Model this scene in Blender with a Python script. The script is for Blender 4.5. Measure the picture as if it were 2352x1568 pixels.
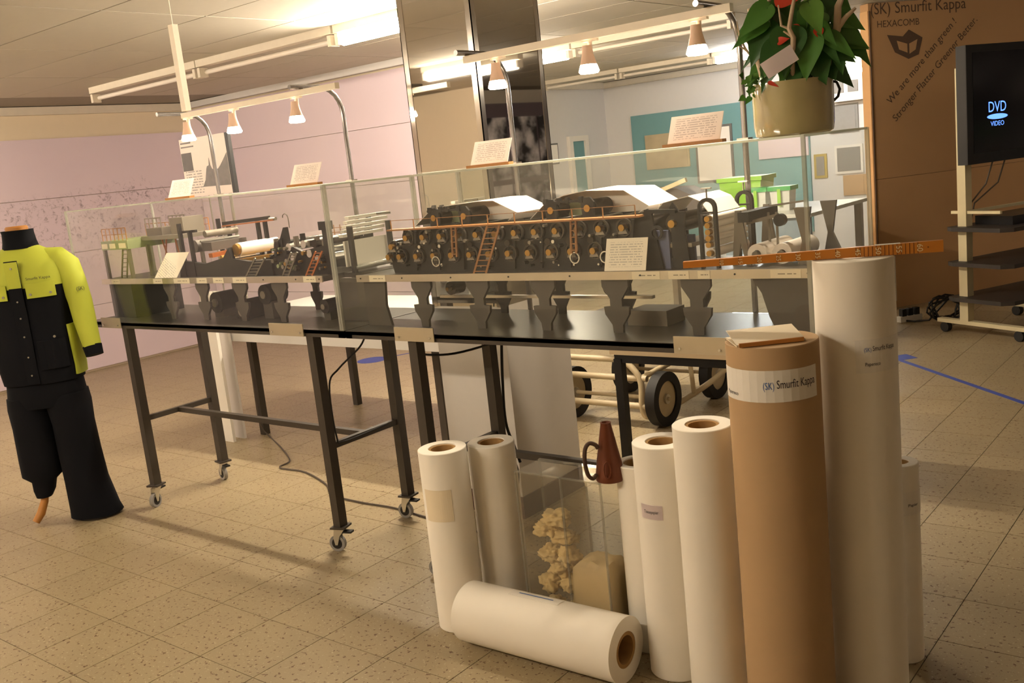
import bpy, math, random
from math import sin, cos, pi, radians as RD
from mathutils import Vector, Matrix, noise
random.seed(7)
for o in list(bpy.data.objects): bpy.data.objects.remove(o)
SC = bpy.context.scene
COL = SC.collection

# ---------------------------------------------------------------- camera, world, exposure
PIT, ROL, YAW = 0.18177252, -0.10690007, 0.69012433
fw = Vector((-sin(YAW)*cos(PIT), cos(YAW)*cos(PIT), -sin(PIT)))
rt = Vector((cos(YAW), sin(YAW), 0)); up = rt.cross(fw)
r2 = cos(ROL)*rt + sin(ROL)*up; u2 = -sin(ROL)*rt + cos(ROL)*up
cd = bpy.data.cameras.new('camera'); cam = bpy.data.objects.new('camera', cd); COL.objects.link(cam)
cd.sensor_width = 36; cd.lens = 36*2239.385/2352; cd.clip_start = .05; cd.clip_end = 60
m = Matrix((r2, u2, -fw)).transposed().to_4x4(); m.translation = Vector((0, 0, 1.55)); cam.matrix_world = m
SC.camera = cam
cd.dof.use_dof = False
W = bpy.data.worlds.new('world'); SC.world = W; W.use_nodes = True
W.node_tree.nodes['Background'].inputs[0].default_value = (1, .85, .65, 1)
W.node_tree.nodes['Background'].inputs[1].default_value = .05
SC.view_settings.view_transform = 'Standard'; SC.view_settings.look = 'None'
SC.view_settings.gamma = 1; SC.view_settings.exposure = 1.02
SC.view_settings.use_curve_mapping = False
try: SC.cycles.transparent_max_bounces = 48
except Exception: pass
TUBE_W = 24; TUBE_COL = (1, .87, .69); TUBE_COOL = (.95, .97, 1)
SPOT_W = 15.0; SPOT_COL = (1, .82, .63)

# ---------------------------------------------------------------- materials
def lin(h):
    c = [int(h[i:i+2], 16)/255 for i in (0, 2, 4)]
    return tuple(((x+.055)/1.055)**2.4 if x > .04045 else x/12.92 for x in c)
M = {}
def mat(name, col, rough=.6, metal=0, spec=.5, noise_amt=.06, scale=18, bump=0, emit=None, es=0, coat=0):
    if name in M: return M[name]
    c = lin(col) if isinstance(col, str) else col
    mt = bpy.data.materials.new(name); mt.use_nodes = True; nt = mt.node_tree; b = nt.nodes['Principled BSDF']
    b.inputs['Roughness'].default_value = rough; b.inputs['Metallic'].default_value = metal
    b.inputs['Specular IOR Level'].default_value = spec; b.inputs['Coat Weight'].default_value = coat
    tc = nt.nodes.new('ShaderNodeTexCoord'); nz = nt.nodes.new('ShaderNodeTexNoise')
    nz.inputs['Scale'].default_value = scale; nz.inputs['Detail'].default_value = 4
    nt.links.new(tc.outputs['Object'], nz.inputs['Vector'])
    mx = nt.nodes.new('ShaderNodeMixRGB')
    mx.inputs[1].default_value = (*[x*(1-noise_amt) for x in c], 1); mx.inputs[2].default_value = (*[min(1, x*(1+noise_amt)) for x in c], 1)
    nt.links.new(nz.outputs['Fac'], mx.inputs[0]); nt.links.new(mx.outputs[0], b.inputs['Base Color'])
    if bump:
        bp = nt.nodes.new('ShaderNodeBump'); bp.inputs['Strength'].default_value = bump; bp.inputs['Distance'].default_value = .004
        nt.links.new(nz.outputs['Fac'], bp.inputs['Height']); nt.links.new(bp.outputs[0], b.inputs['Normal'])
    if emit:
        b.inputs['Emission Color'].default_value = (*emit, 1); b.inputs['Emission Strength'].default_value = es
    M[name] = mt; return mt
def nodes(name):
    mt = bpy.data.materials.new(name); mt.use_nodes = True; nt = mt.node_tree; M[name] = mt
    return mt, nt, nt.nodes['Principled BSDF'], nt.nodes.new, nt.links.new
def glass(name, tint=(.97, .975, .965), ior=1.45, haze=0.0):
    mt = bpy.data.materials.new(name); mt.use_nodes = True; nt = mt.node_tree; nt.nodes.clear(); N = nt.nodes.new; K = nt.links.new
    o = N('ShaderNodeOutputMaterial'); t = N('ShaderNodeBsdfTransparent'); t.inputs[0].default_value = (*tint, 1)
    g = N('ShaderNodeBsdfGlossy'); g.inputs['Roughness'].default_value = .02; g.inputs[0].default_value = (1, 1, 1, 1)
    lw = N('ShaderNodeLayerWeight'); lw.inputs[0].default_value = .5; pw = N('ShaderNodeMath'); pw.operation = 'POWER'; pw.inputs[1].default_value = 5
    K(lw.outputs['Facing'], pw.inputs[0]); f0 = ((ior-1)/(ior+1))**2; f = N('ShaderNodeMath'); f.operation = 'MULTIPLY_ADD'; f.inputs[1].default_value = (1-f0)*.8; f.inputs[2].default_value = f0
    K(pw.outputs[0], f.inputs[0]); x = N('ShaderNodeMixShader')
    K(f.outputs[0], x.inputs[0]); K(t.outputs[0], x.inputs[1]); K(g.outputs[0], x.inputs[2])
    if haze:
        d = N('ShaderNodeBsdfDiffuse'); d.inputs[0].default_value = (.8, .78, .72, 1); y = N('ShaderNodeMixShader'); y.inputs[0].default_value = haze
        K(x.outputs[0], y.inputs[1]); K(d.outputs[0], y.inputs[2]); K(y.outputs[0], o.inputs[0])
    else: K(x.outputs[0], o.inputs[0])
    M[name] = mt; return mt
glass('acrylic', ior=1.36, haze=.012); glass('acrylic_edge', tint=(.75, .77, .70), ior=1.5, haze=.28); glass('tub_edge', tint=(.8, .79, .74), ior=1.4, haze=.12); glass('acrylic_tub', tint=(.94, .93, .9), ior=1.4, haze=.03)  # acrylic haze paints a faint veil of reflections onto the panes

# terrazzo floor tiles
mt, nt, b, N, K = nodes('terrazzo')
g = N('ShaderNodeNewGeometry'); oi = N('ShaderNodeObjectInfo')
n1 = N('ShaderNodeTexNoise'); n1.inputs['Scale'].default_value = 62; n1.inputs['Detail'].default_value = 2
n2 = N('ShaderNodeTexNoise'); n2.inputs['Scale'].default_value = 3; n2.inputs['Detail'].default_value = 4
n3 = N('ShaderNodeTexNoise'); n3.inputs['Scale'].default_value = 110; n3.inputs['Detail'].default_value = 1
for n in (n1, n2, n3): K(g.outputs['Position'], n.inputs['Vector'])
r1 = N('ShaderNodeValToRGB'); r1.color_ramp.elements[0].position = .61; r1.color_ramp.elements[1].position = .67
r3 = N('ShaderNodeValToRGB'); r3.color_ramp.elements[0].position = .66; r3.color_ramp.elements[1].position = .73
K(n1.outputs['Fac'], r1.inputs[0]); K(n3.outputs['Fac'], r3.inputs[0])
a = N('ShaderNodeMixRGB'); a.inputs[1].default_value = (*lin('948468'), 1); a.inputs[2].default_value = (*lin('A29272'), 1); K(n2.outputs['Fac'], a.inputs[0])
v = N('ShaderNodeMixRGB'); v.blend_type = 'MULTIPLY'; v.inputs[0].default_value = .05; K(a.outputs[0], v.inputs[1]); K(oi.outputs['Random'], v.inputs[2])
s = N('ShaderNodeMixRGB'); s.inputs[2].default_value = (*lin('644830'), 1); K(r1.outputs[0], s.inputs[0]); K(v.outputs[0], s.inputs[1])
s2 = N('ShaderNodeMixRGB'); s2.inputs[2].default_value = (*lin('B8AA8C'), 1); K(r3.outputs[0], s2.inputs[0]); K(s.outputs[0], s2.inputs[1])
K(s2.outputs[0], b.inputs['Base Color']); b.inputs['Roughness'].default_value = .38; b.inputs['Specular IOR Level'].default_value = .35

# printed sheet: rows of grey marks too small to read
def printed(name, paper, ink, rows=9, x0=.1, x1=.9, y0=.12, y1=.88, dens=26):
    mt, nt, b, N, K = nodes(name)
    tc = N('ShaderNodeTexCoord'); sp = N('ShaderNodeSeparateXYZ'); K(tc.outputs['UV'], sp.inputs[0])
    def math_(op, a, bb):
        q = N('ShaderNodeMath'); q.operation = op
        for i, w in enumerate((a, bb)):
            if isinstance(w, (int, float)): q.inputs[i].default_value = w
            else: K(w, q.inputs[i])
        return q.outputs[0]
    X, Y = sp.outputs[0], sp.outputs[1]
    yy = math_('MULTIPLY', Y, rows); row = math_('FLOOR', yy, 0); fr = math_('FRACT', yy, 0)
    line = math_('MULTIPLY', math_('GREATER_THAN', fr, .3), math_('LESS_THAN', fr, .68))
    cb = N('ShaderNodeCombineXYZ'); K(math_('MULTIPLY', X, dens), cb.inputs[0]); K(math_('MULTIPLY', row, 7.3), cb.inputs[1])
    nz = N('ShaderNodeTexNoise'); nz.inputs['Scale'].default_value = 1; nz.inputs['Detail'].default_value = 0; K(cb.outputs[0], nz.inputs['Vector'])
    ink_ = math_('MULTIPLY', line, math_('GREATER_THAN', nz.outputs['Fac'], .43))
    for w in (math_('GREATER_THAN', X, x0), math_('LESS_THAN', X, x1), math_('GREATER_THAN', Y, y0), math_('LESS_THAN', Y, y1)): ink_ = math_('MULTIPLY', ink_, w)
    mx = N('ShaderNodeMixRGB'); mx.inputs[1].default_value = (*lin(paper), 1); mx.inputs[2].default_value = (*lin(ink), 1); K(ink_, mx.inputs[0])
    K(mx.outputs[0], b.inputs['Base Color']); b.inputs['Roughness'].default_value = .5
    if name == 'sheet_print':      # thin paper lets some of the lamplight through
        tl = N('ShaderNodeBsdfTranslucent'); K(mx.outputs[0], tl.inputs[0]); ms = N('ShaderNodeMixShader'); ms.inputs[0].default_value = .45
        K(b.outputs[0], ms.inputs[1]); K(tl.outputs[0], ms.inputs[2]); K(ms.outputs[0], nt.nodes['Material Output'].inputs[0])
    return mt
printed('sheet_print', 'F3EBE4', 'CBC2BE', 12); printed('label_print', 'E9DCC0', '8C8068', 3, .15, .85, .3, .7, 9); printed('plaque_print', 'EFE4CE', 'BDB4A4', 13)
printed('poster_print', 'EFE2DA', 'A39A98', 22, .05, .4, .05, .45, 30)

# wall print (old town engraving in faint lilac ink)
def mural(name, axis):
    mt, nt, b, N, K = nodes(name)
    g = N('ShaderNodeNewGeometry'); sp = N('ShaderNodeSeparateXYZ'); K(g.outputs['Position'], sp.inputs[0])
    n1 = N('ShaderNodeTexNoise'); n1.inputs['Scale'].default_value = .55; n1.inputs['Detail'].default_value = 2; K(g.outputs['Position'], n1.inputs['Vector'])
    base = N('ShaderNodeMixRGB'); base.inputs[1].default_value = (*lin('D8C6D6'), 1); base.inputs[2].default_value = (*lin('E4D4D8'), 1); K(n1.outputs['Fac'], base.inputs[0])
    if axis:
        # scribbled ink: dense band of thin strokes
        n2 = N('ShaderNodeTexNoise'); n2.inputs['Scale'].default_value = 20; n2.inputs['Detail'].default_value = 8; n2.inputs['Roughness'].default_value = .8; n2.inputs['Distortion'].default_value = .6
        K(g.outputs['Position'], n2.inputs['Vector'])
        r = N('ShaderNodeValToRGB'); r.color_ramp.elements[0].position = .53; r.color_ramp.elements[1].position = .62; K(n2.outputs['Fac'], r.inputs[0])
        n3 = N('ShaderNodeTexNoise'); n3.inputs['Scale'].default_value = 1.6; n3.inputs['Detail'].default_value = 3; K(g.outputs['Position'], n3.inputs['Vector'])
        def math_(op, a, bb, cc=None):
            q = N('ShaderNodeMath'); q.operation = op
            for i, w in enumerate((a, bb, cc)):
                if w is None: continue
                if isinstance(w, (int, float)): q.inputs[i].default_value = w
                else: K(w, q.inputs[i])
            return q.outputs[0]
        Z = sp.outputs[2]
        sky = math_('ADD', 1.40, math_('MULTIPLY', n3.outputs['Fac'], .62))
        below = N('ShaderNodeMapRange'); below.inputs[1].default_value = -.05; below.inputs[2].default_value = .06; K(math_('SUBTRACT', sky, Z), below.inputs[0])
        low = N('ShaderNodeMapRange'); low.inputs[1].default_value = .9; low.inputs[2].default_value = 1.35; K(Z, low.inputs[0])
        ink = math_('MULTIPLY', math_('MULTIPLY', r.outputs[0], below.outputs[0]), math_('MULTIPLY', low.outputs[0], .7))
        mx = N('ShaderNodeMixRGB'); mx.inputs[2].default_value = (*lin('75616B'), 1); K(ink, mx.inputs[0]); K(base.outputs[0], mx.inputs[1])
        K(mx.outputs[0], b.inputs['Base Color'])
    else: K(base.outputs[0], b.inputs['Base Color'])
    b.inputs['Roughness'].default_value = .55
mural('mural_print', 1); mural('mural_plain', 0)
# black and white photo collage
mt, nt, b, N, K = nodes('collage')
g = N('ShaderNodeNewGeometry'); n1 = N('ShaderNodeTexNoise'); n1.inputs['Scale'].default_value = 3.2; n1.inputs['Detail'].default_value = 5; K(g.outputs['Position'], n1.inputs['Vector'])
r = N('ShaderNodeValToRGB'); r.color_ramp.elements[0].position = .42; r.color_ramp.elements[0].color = (*lin('2A2628'), 1); r.color_ramp.elements[1].position = .6; r.color_ramp.elements[1].color = (*lin('F2ECEE'), 1)
K(n1.outputs['Fac'], r.inputs[0]); K(r.outputs[0], b.inputs['Base Color'])

mat('grout', '6B5640', .9); mat('ceiling_tile', 'BEB7A8', .85, noise_amt=.03); mat('ceiling_grid', '8F8778', .8)
mat('wall_cream', 'E2D3B8', .7, noise_amt=.02); mat('wall_white', 'D6D3D0', .7, noise_amt=.02); mat('teal', '6F9A9C', .7, noise_amt=.05, scale=3); mat('fill_wall', 'CFC4B4', .8)
mat('steel_dark', '403931', .45, .1); mat('table_grey', '423E38', .3, 0, .5); mat('caster_zinc', 'C9C4B8', .3, .9); mat('rubber', '15130F', .6); mat('rubber_grey', '8E8A86', .6)
mat('aluminium', 'CFC6B6', .28, .85, noise_amt=.08); mat('plate_metal', 'BDB29A', .4, .6); mat('mirror', (.82, .80, .77), .02, 1, noise_amt=0); mat('chrome', 'D8D2CC', .12, 1, noise_amt=.05)
mat('white_paint', 'E6E0D6', .5, noise_amt=.03); mat('white_panel', 'D8D2CC', .55, noise_amt=.03); mat('plinth_brown', '4A2C22', .5)
mat('paper', 'F6EFE2', .75, noise_amt=.03, scale=6, bump=.05); mat('paper_end', 'F3E7D2', .8, noise_amt=.02); mat('kraft', 'BC9C74', .75, noise_amt=.05, scale=5); mat('core', 'A8824F', .85); mat('core_in', '5E4630', .9)
mat('label_white', 'F0EAE0', .6, noise_amt=.02); mat('label_cream', 'E8D9BC', .6, noise_amt=.02); mat('label_pinkish', 'F4E8E8', .6, noise_amt=.02); mat('ink', '2A2430', .6); mat('ink_blue', '4C6FB0', .6); mat('ink_brown', '4A3626', .7)
mat('support_grey', '4C4640', .5); mat('black_metal', '131110', .5, 0, .35); mat('dryer_steel', '3C3834', .25, .85); mat('rim_dark', '45403A', .3, .6); mat('brass', 'A8803E', .35, .8); mat('brown_wood', '9A6630', .5); mat('model_white', 'F2EADF', .5); mat('grey_metal', '8E867A', .35, .6); mat('model_grey', '6E665A', .45, .4); mat('blue_grey', '5A6488', .5); mat('silver', 'E4E4E0', .18, .9); mat('copper', 'B0693A', .35, .7); mat('green_grey', '87906A', .5); mat('white_mesh', '5C5650', .5, .4)
mat('duct_white', 'E8DCC8', .5); mat('lamp_shade', 'EBC9B0', .45); mat('chrome_pole', '8E8A88', .25, .9)
mat('hivis', 'B2BA3A', .75, noise_amt=.08, scale=8, bump=.25); mat('navy', '0E0F15', .9, 0, .2, noise_amt=.15, scale=10, bump=.2); mat('wood_orange', 'B87C38', .45, noise_amt=.15, scale=9); mat('snap', '9A968E', .35, .8); mat('mannequin_cloth', 'C8B89A', .8)
mat('ruler_wood', 'C47A26', .4, noise_amt=.12, scale=14); mat('ruler_line', '6E3C10', .6); mat('ruler_num', 'E8D9A8', .6)
mat('pot_glaze', 'ACA070', .12, noise_amt=.25, scale=9, coat=1.0); mat('soil', '3A2A1E', .95, bump=.5); mat('leaf_dark', '35602C', .32, noise_amt=.25, scale=9); mat('leaf_mid', '4C7E34', .35, noise_amt=.25, scale=9); mat('leaf_light', '5E8A38', .4, noise_amt=.2); mat('spathe', 'C8402A', .25); mat('driftwood', 'C8B296', .8, noise_amt=.2, scale=20, bump=.4)
mat('cardboard', 'B48C62', .85, noise_amt=.05, scale=4); tl_ = M['label_pinkish'].node_tree; q_ = tl_.nodes.new('ShaderNodeBsdfTranslucent'); q_.inputs[0].default_value = (*lin('F4E8E8'), 1); w_ = tl_.nodes.new('ShaderNodeMixShader'); w_.inputs[0].default_value = .4
tl_.links.new(tl_.nodes['Principled BSDF'].outputs[0], w_.inputs[1]); tl_.links.new(q_.outputs[0], w_.inputs[2]); tl_.links.new(w_.outputs[0], tl_.nodes['Material Output'].inputs[0])
mat('cardboard_lit_edge', 'CCA070', .85); mat('cardboard_print', '5A4434', .85)
mat('tv_black', '141416', .3); mat('tv_bezel', '2A2A2A', .35); mat('cart_cream', 'CBBE9A', .5); mat('cart_shelf', '2E2824', .5)
mat('dvd_logo', '2050FF', .5, emit=(.10, .24, 1), es=1.3); mat('led', '8030FF', .5, emit=(.4, .06, 1), es=1.6); mat('screen', '0E0E14', .15)
mat('tape_blue', '3A4A9A', .6); mat('cable', '17130F', .5); mat('cable_grey', '4C4034', .6); mat('white_plastic', 'D8D4CC', .5)
mat('pulp', 'E8CF9A', .95, noise_amt=.15, scale=30, bump=.8); mat('powder', 'D9C49A', .95, noise_amt=.06, scale=40, bump=.3); mat('copper_horn', '6A361E', .4, .3, noise_amt=.25, scale=14); mat('leather', '4A3220', .6)
mat('cart_tube', 'B8A888', .45); mat('tyre', '14110E', .7); mat('beige_top', 'B8A484', .5); mat('green_bin', '8EC83A', .4); mat('green_lid', '3FA85A', .4); mat('clear_bin', 'D8DAD6', .3); mat('slate_blue', '8496A4', .5); mat('dark_cover', '4A423E', .6); mat('mural_board', '6A5C62', .7); mat('tan_stick', 'C4B48C', .6); mat('print_beige', 'B8A888', .6, noise_amt=.3, scale=5); mat('frame_grey', '6A6864', .5); mat('poster_pink', 'D0C0C4', .5, noise_amt=.1, scale=4); mat('photo_grey', '77706E', .5, noise_amt=.35, scale=26); mat('photo_dark', '5A5452', .5, noise_amt=.3, scale=20); mat('black_edge', '1C1A1A', .5); mat('grey_panel', '8A8680', .6, noise_amt=.1); mat('frame_gold', 'B09A50', .4)
mat('housing', 'DAD0BE', .5); mat('tube_off', 'E4DCD0', .3)
mat('tube_warm', (1, .9, .7), .4, emit=TUBE_COL, es=TUBE_W*2.2); mat('tube_cool', (1, 1, 1), .4, emit=TUBE_COOL, es=TUBE_W*.9)
mat('bulb', (1, .9, .8), .4, emit=(1, .82, .62), es=22)

# ---------------------------------------------------------------- mesh helpers
ORG = {}
def curve_(ctrl, per=5):
    P_ = [Vector(q) for q in ctrl]; P_ = [P_[0]*2-P_[1]]+P_+[P_[-1]*2-P_[-2]]; out = []
    for i in range(1, len(P_)-2):
        for k in range(per):
            f = k/per; a, b_, c, d_ = P_[i-1:i+3]; out.append(.5*((2*b_)+(c-a)*f+(2*a-5*b_+4*c-d_)*f*f+(3*b_-a-3*c+d_)*f**3))
    return out+[P_[-2]]
class MB:
    def __init__(s): s.v = []; s.f = []; s.uv = {}
    def add(s, vs, fs):
        n = len(s.v); s.v += [Vector(q) for q in vs]; s.f += [tuple(i+n for i in f) for f in fs]; return s
    def box(s, a, b):
        x0, y0, z0 = a; x1, y1, z1 = b
        return s.add([(x0,y0,z0),(x1,y0,z0),(x1,y1,z0),(x0,y1,z0),(x0,y0,z1),(x1,y0,z1),(x1,y1,z1),(x0,y1,z1)],
                     [(0,3,2,1),(4,5,6,7),(0,1,5,4),(1,2,6,5),(2,3,7,6),(3,0,4,7)])
    def obox(s, c, ax, ay, az):          # centre + three half-extent vectors
        c, ax, ay, az = map(Vector, (c, ax, ay, az)); vs = []
        for k in (-1, 1):
            for i, j in ((-1,-1),(1,-1),(1,1),(-1,1)): vs.append(c+ax*i+ay*j+az*k)
        return s.add(vs, [(0,3,2,1),(4,5,6,7),(0,1,5,4),(1,2,6,5),(2,3,7,6),(3,0,4,7)])
    def bar(s, p, q, w, h=None, upv=(0,0,1)):
        p, q = Vector(p), Vector(q); d = q-p; h = h or w; u = Vector(upv)
        if abs(d.normalized().dot(u)) > .95: u = Vector((1,0,0))
        sx = d.cross(u).normalized(); su = sx.cross(d).normalized()
        return s.obox((p+q)/2, d/2, sx*w/2, su*h/2)
    def cyl(s, p, q, r, rb=None, n=20, cap=True):
        p, q = Vector(p), Vector(q); d = (q-p).normalized(); rb = r if rb is None else rb
        u = d.orthogonal().normalized(); w = d.cross(u); vs = []
        for c, rr in ((p, r), (q, rb)):
            for i in range(n): t = 2*pi*i/n; vs.append(c+(u*cos(t)+w*sin(t))*rr)
        fs = [(i, (i+1) % n, n+(i+1) % n, n+i) for i in range(n)]
        if cap: fs += [tuple(range(n))[::-1], tuple(range(n, 2*n))]
        return s.add(vs, fs)
    def ring(s, p, q, ro, ri, n=28):      # hollow cylinder
        p, q = Vector(p), Vector(q); d = (q-p).normalized(); u = d.orthogonal().normalized(); w = d.cross(u); vs = []
        for c, rr in ((p, ro), (q, ro), (q, ri), (p, ri)):
            for i in range(n): t = 2*pi*i/n; vs.append(c+(u*cos(t)+w*sin(t))*rr)
        fs = []
        for k in range(4):
            a, b_ = k*n, ((k+1) % 4)*n
            fs += [(a+i, a+(i+1) % n, b_+(i+1) % n, b_+i) for i in range(n)]
        return s.add(vs, fs)
    def tube(s, pts, r, n=8, cap=True):
        pts = [Vector(q) for q in pts]; vs = []; u = None
        for k, c in enumerate(pts):
            d = (pts[min(k+1, len(pts)-1)]-pts[max(k-1, 0)]).normalized()
            u = d.orthogonal().normalized() if u is None else (u-d*u.dot(d)).normalized()
            w = d.cross(u); rr = r[k] if isinstance(r, (list, tuple)) else r
            for i in range(n): t = 2*pi*i/n; vs.append(c+(u*cos(t)+w*sin(t))*rr)
        fs = [(k*n+i, k*n+(i+1) % n, (k+1)*n+(i+1) % n, (k+1)*n+i) for k in range(len(pts)-1) for i in range(n)]
        if cap: fs += [tuple(range(n))[::-1], tuple(range((len(pts)-1)*n, len(pts)*n))]
        return s.add(vs, fs)
    def lathe(s, prof, c=(0,0,0), n=32):
        vs = []; c = Vector(c)
        for r, z in prof:
            for i in range(n): t = 2*pi*i/n; vs.append(c+Vector((r*cos(t), r*sin(t), z)))
        k = len(prof); fs = [(a*n+i, a*n+(i+1) % n, (a+1)*n+(i+1) % n, (a+1)*n+i) for a in range(k-1) for i in range(n)]
        return s.add(vs, fs)
    def prism(s, poly, o, ax, ay, th):    # polygon in plane (ax, ay) pushed by th along the normal, n-gon caps
        o, ax, ay, th = map(Vector, (o, ax, ay, th)); n = len(poly)
        vs = [o+ax*x+ay*y for x, y in poly]; vs += [q+th for q in vs]
        return s.add(vs, [tuple(range(n))[::-1], tuple(range(n, 2*n))]+[(i, (i+1) % n, n+(i+1) % n, n+i) for i in range(n)])
    def loft(s, rings, cap=True):
        n = len(rings[0]); vs = [q for r in rings for q in r]
        fs = [(k*n+i, k*n+(i+1) % n, (k+1)*n+(i+1) % n, (k+1)*n+i) for k in range(len(rings)-1) for i in range(n)]
        if cap: fs += [tuple(range(n))[::-1], tuple(range((len(rings)-1)*n, len(rings)*n))]
        return s.add(vs, fs)
    def sheet(s, pts, off, th=.002):      # ribbon along pts, swept by vector off, with thickness
        pts = [Vector(q) for q in pts]; off = Vector(off); n = len(pts); vs = []
        for k, q in enumerate(pts):
            d = pts[min(k+1, n-1)]-pts[max(k-1, 0)]; nn = d.cross(off).normalized()*th/2
            vs += [q+nn, q+off+nn, q+off-nn, q-nn]
        fs = [(a*4+i, a*4+(i+1) % 4, a*4+4+(i+1) % 4, a*4+4+i) for a in range(n-1) for i in range(4)]+[(3,2,1,0), tuple(range(n*4-4, n*4))]
        return s.add(vs, fs)
    def build(s, name, material, parent=None, smooth=False, uvplane=None):
        org = ORG.get(parent.name, Vector()) if parent else Vector()
        me = bpy.data.meshes.new(name); me.from_pydata([q-org for q in s.v], [], s.f); me.validate(); me.update()
        import bmesh
        bm = bmesh.new(); bm.from_mesh(me); bmesh.ops.recalc_face_normals(bm, faces=bm.faces); bm.to_mesh(me); bm.free()
        if smooth:
            for q in me.polygons: q.use_smooth = True
            try: me.set_sharp_from_angle(angle=RD(40))
            except Exception: pass
        if uvplane:
            o, ax, ay = [Vector(q) for q in uvplane]; uv = me.uv_layers.new(name='uv')
            for l in me.loops:
                q = me.vertices[l.vertex_index].co+org-o; uv.data[l.index].uv = (q.dot(ax)/ax.dot(ax), q.dot(ay)/ay.dot(ay))
        me.materials.append(M[material])
        o = bpy.data.objects.new(name, me); COL.objects.link(o)
        if parent: o.parent = parent; ORG[o.name] = org
        return o
def tag(o, label=None, cat=None, group=None, kind=None):
    if label: o['label'] = label
    if cat: o['category'] = cat
    if group: o['group'] = group
    if kind: o['kind'] = kind
    return o
def thing(name, label, cat, loc=(0,0,0), rotz=0, group=None):
    o = bpy.data.objects.new(name, None); COL.objects.link(o); o.location = loc; o.rotation_euler = (0, 0, rotz); o.empty_display_size = .05
    ORG[o.name] = Vector(loc) if rotz == 0 else Vector()   # rotated things are built in local coordinates
    return tag(o, label, cat, group)
def solo(mb, name, material, label, cat, loc, group=None, smooth=False, uvplane=None):   # thing of one mesh, origin at its base
    e = bpy.data.objects.new('tmp', None); ORG['tmp'] = Vector(loc)
    o = mb.build(name, material, None, smooth)
    lv = Vector(loc)
    for q in o.data.vertices: q.co -= lv
    o.location = lv; bpy.data.objects.remove(e); ORG[o.name] = lv
    return tag(o, label, cat, group)
def struct(name, mb, material, parent=None):
    o = mb.build(name, material, parent)
    if not parent: o['kind'] = 'structure'; ORG[o.name] = Vector()
    return o
def copy_tree(o, parent=None):
    c = o.copy(); COL.objects.link(c)
    if parent: c.parent = parent
    for ch in list(o.children): copy_tree(ch, c)
    return c
def text_mesh(body, size, align='CENTER'):
    cu = bpy.data.curves.new('t', 'FONT'); cu.body = body; cu.size = size; cu.align_x = align; cu.align_y = 'CENTER'; cu.resolution_u = 3
    o = bpy.data.objects.new('t', cu); COL.objects.link(o); dg = bpy.context.evaluated_depsgraph_get(); dg.update()
    me = bpy.data.meshes.new_from_object(o.evaluated_get(dg)); vs = [q.co.copy() for q in me.vertices]; fs = [tuple(q.vertices) for q in me.polygons]
    bpy.data.objects.remove(o); bpy.data.curves.remove(cu); bpy.data.meshes.remove(me)
    return vs, fs
def text_flat(name, body, size, o, ax, ay, material, parent, align='CENTER', sx=1, lift=.0006):
    vs, fs = text_mesh(body, size, align); o, ax, ay = Vector(o), Vector(ax).normalized(), Vector(ay).normalized(); n = ax.cross(ay)
    mb = MB(); mb.add([o+ax*q.x*sx+ay*q.y+n*lift for q in vs], fs); return mb.build(name, material, parent)

# ---------------------------------------------------------------- room shell
T = .298
fl = struct('floor', MB().box((-9.3, -3.3, -.06), (3.3, 12.2, -.004)), 'grout')
def proj(q):
    d = Vector(q)-Vector((0, 0, 1.55)); z = d.dot(fw)
    return (1176+2239*d.dot(r2)/z, 784-2239*d.dot(u2)/z, z) if z > .2 else None
X0, Y0 = -3.495, 1.953
tiles = []
for i in range(-19, 22):
    for j in range(-17, 34):
        cx, cy = X0+(i+.5)*T, Y0+(j+.5)*T
        if -9.2 < cx < 3.1 and -3.1 < cy < 12.1:
            q = proj((cx, cy, 0)); vis = q and -120 < q[0] < 2470 and -100 < q[1] < 1740
            tiles.append((0 if vis else 1, q[2] if q else 99, cx, cy))
tiles.sort()
h = T/2-.0014
tm = MB().box((-h, -h, -.01), (h, h, 0)).build('tile', 'terrazzo', fl)
tm.location = (tiles[0][2], tiles[0][3], 0)
for _, _, cx, cy in tiles[1:300]:
    c = tm.copy(); COL.objects.link(c); c.location = (cx, cy, 0)
rest = MB()
for _, _, cx, cy in tiles[300:]: rest.box((cx-h, cy-h, -.01), (cx+h, cy+h, 0))
rest.build('tile_field', 'terrazzo', fl)['kind'] = 'stuff'

CZ = 2.48
ce = struct('ceiling', MB().box((-9.3, -3.3, CZ+.006), (3.3, 12.2, CZ+.1)), 'ceiling_grid')
pm = None
for i in range(-4, 7):
    for j in range(-10, 16):
        x, y = -4.6+1.2*i, 2.705+.6*j
        if x < -9.3 or x+1.2 > 3.4 or y < -3.3 or y+.6 > 12.3: continue
        if pm is None: pm = MB().box((.006, .005, 0), (1.194, .595, .012)).build('ceiling_panel', 'ceiling_tile', ce); c = pm
        else: c = pm.copy(); COL.objects.link(c)
        c.location = (x, y, CZ)

wl = struct('wall_left', MB().box((-9.3, -3.3, 0), (-9.0, 6.3, CZ)), 'wall_cream')
wb = struct('wall_back', MB().box((-9.0, 6.07, 0), (-5.0, 6.2, CZ)), 'wall_cream')
for k, (z0, z1) in enumerate(((.02, .62), (.62, 1.14), (1.14, 1.66), (1.66, 2.20))):
    for y0, y1 in ((-3.2, .9), (.9, 3.4), (3.4, 6.05)):
        MB().box((-9.0, y0+.002, z0+.002), (-8.975, y1-.002, z1-.002)).build('mural_panel', 'mural_print', wl)
for k, (z0, z1) in enumerate(((.02, .52), (.52, 1.0), (1.0, 1.48), (1.48, 1.96), (1.96, 2.41))):
    MB().box((-8.97, 6.045, z0+.002), (-5.0, 6.07, z1-.002)).build('mural_panel', 'mural_plain', wb)
struct('trim_1', MB().box((-9.0, -3.2, 2.41), (-8.93, 6.05, CZ)), 'housing'); struct('trim_2', MB().box((-8.93, 5.99, 2.425), (-5.0, 6.045, CZ)), 'wall_white')
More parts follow.
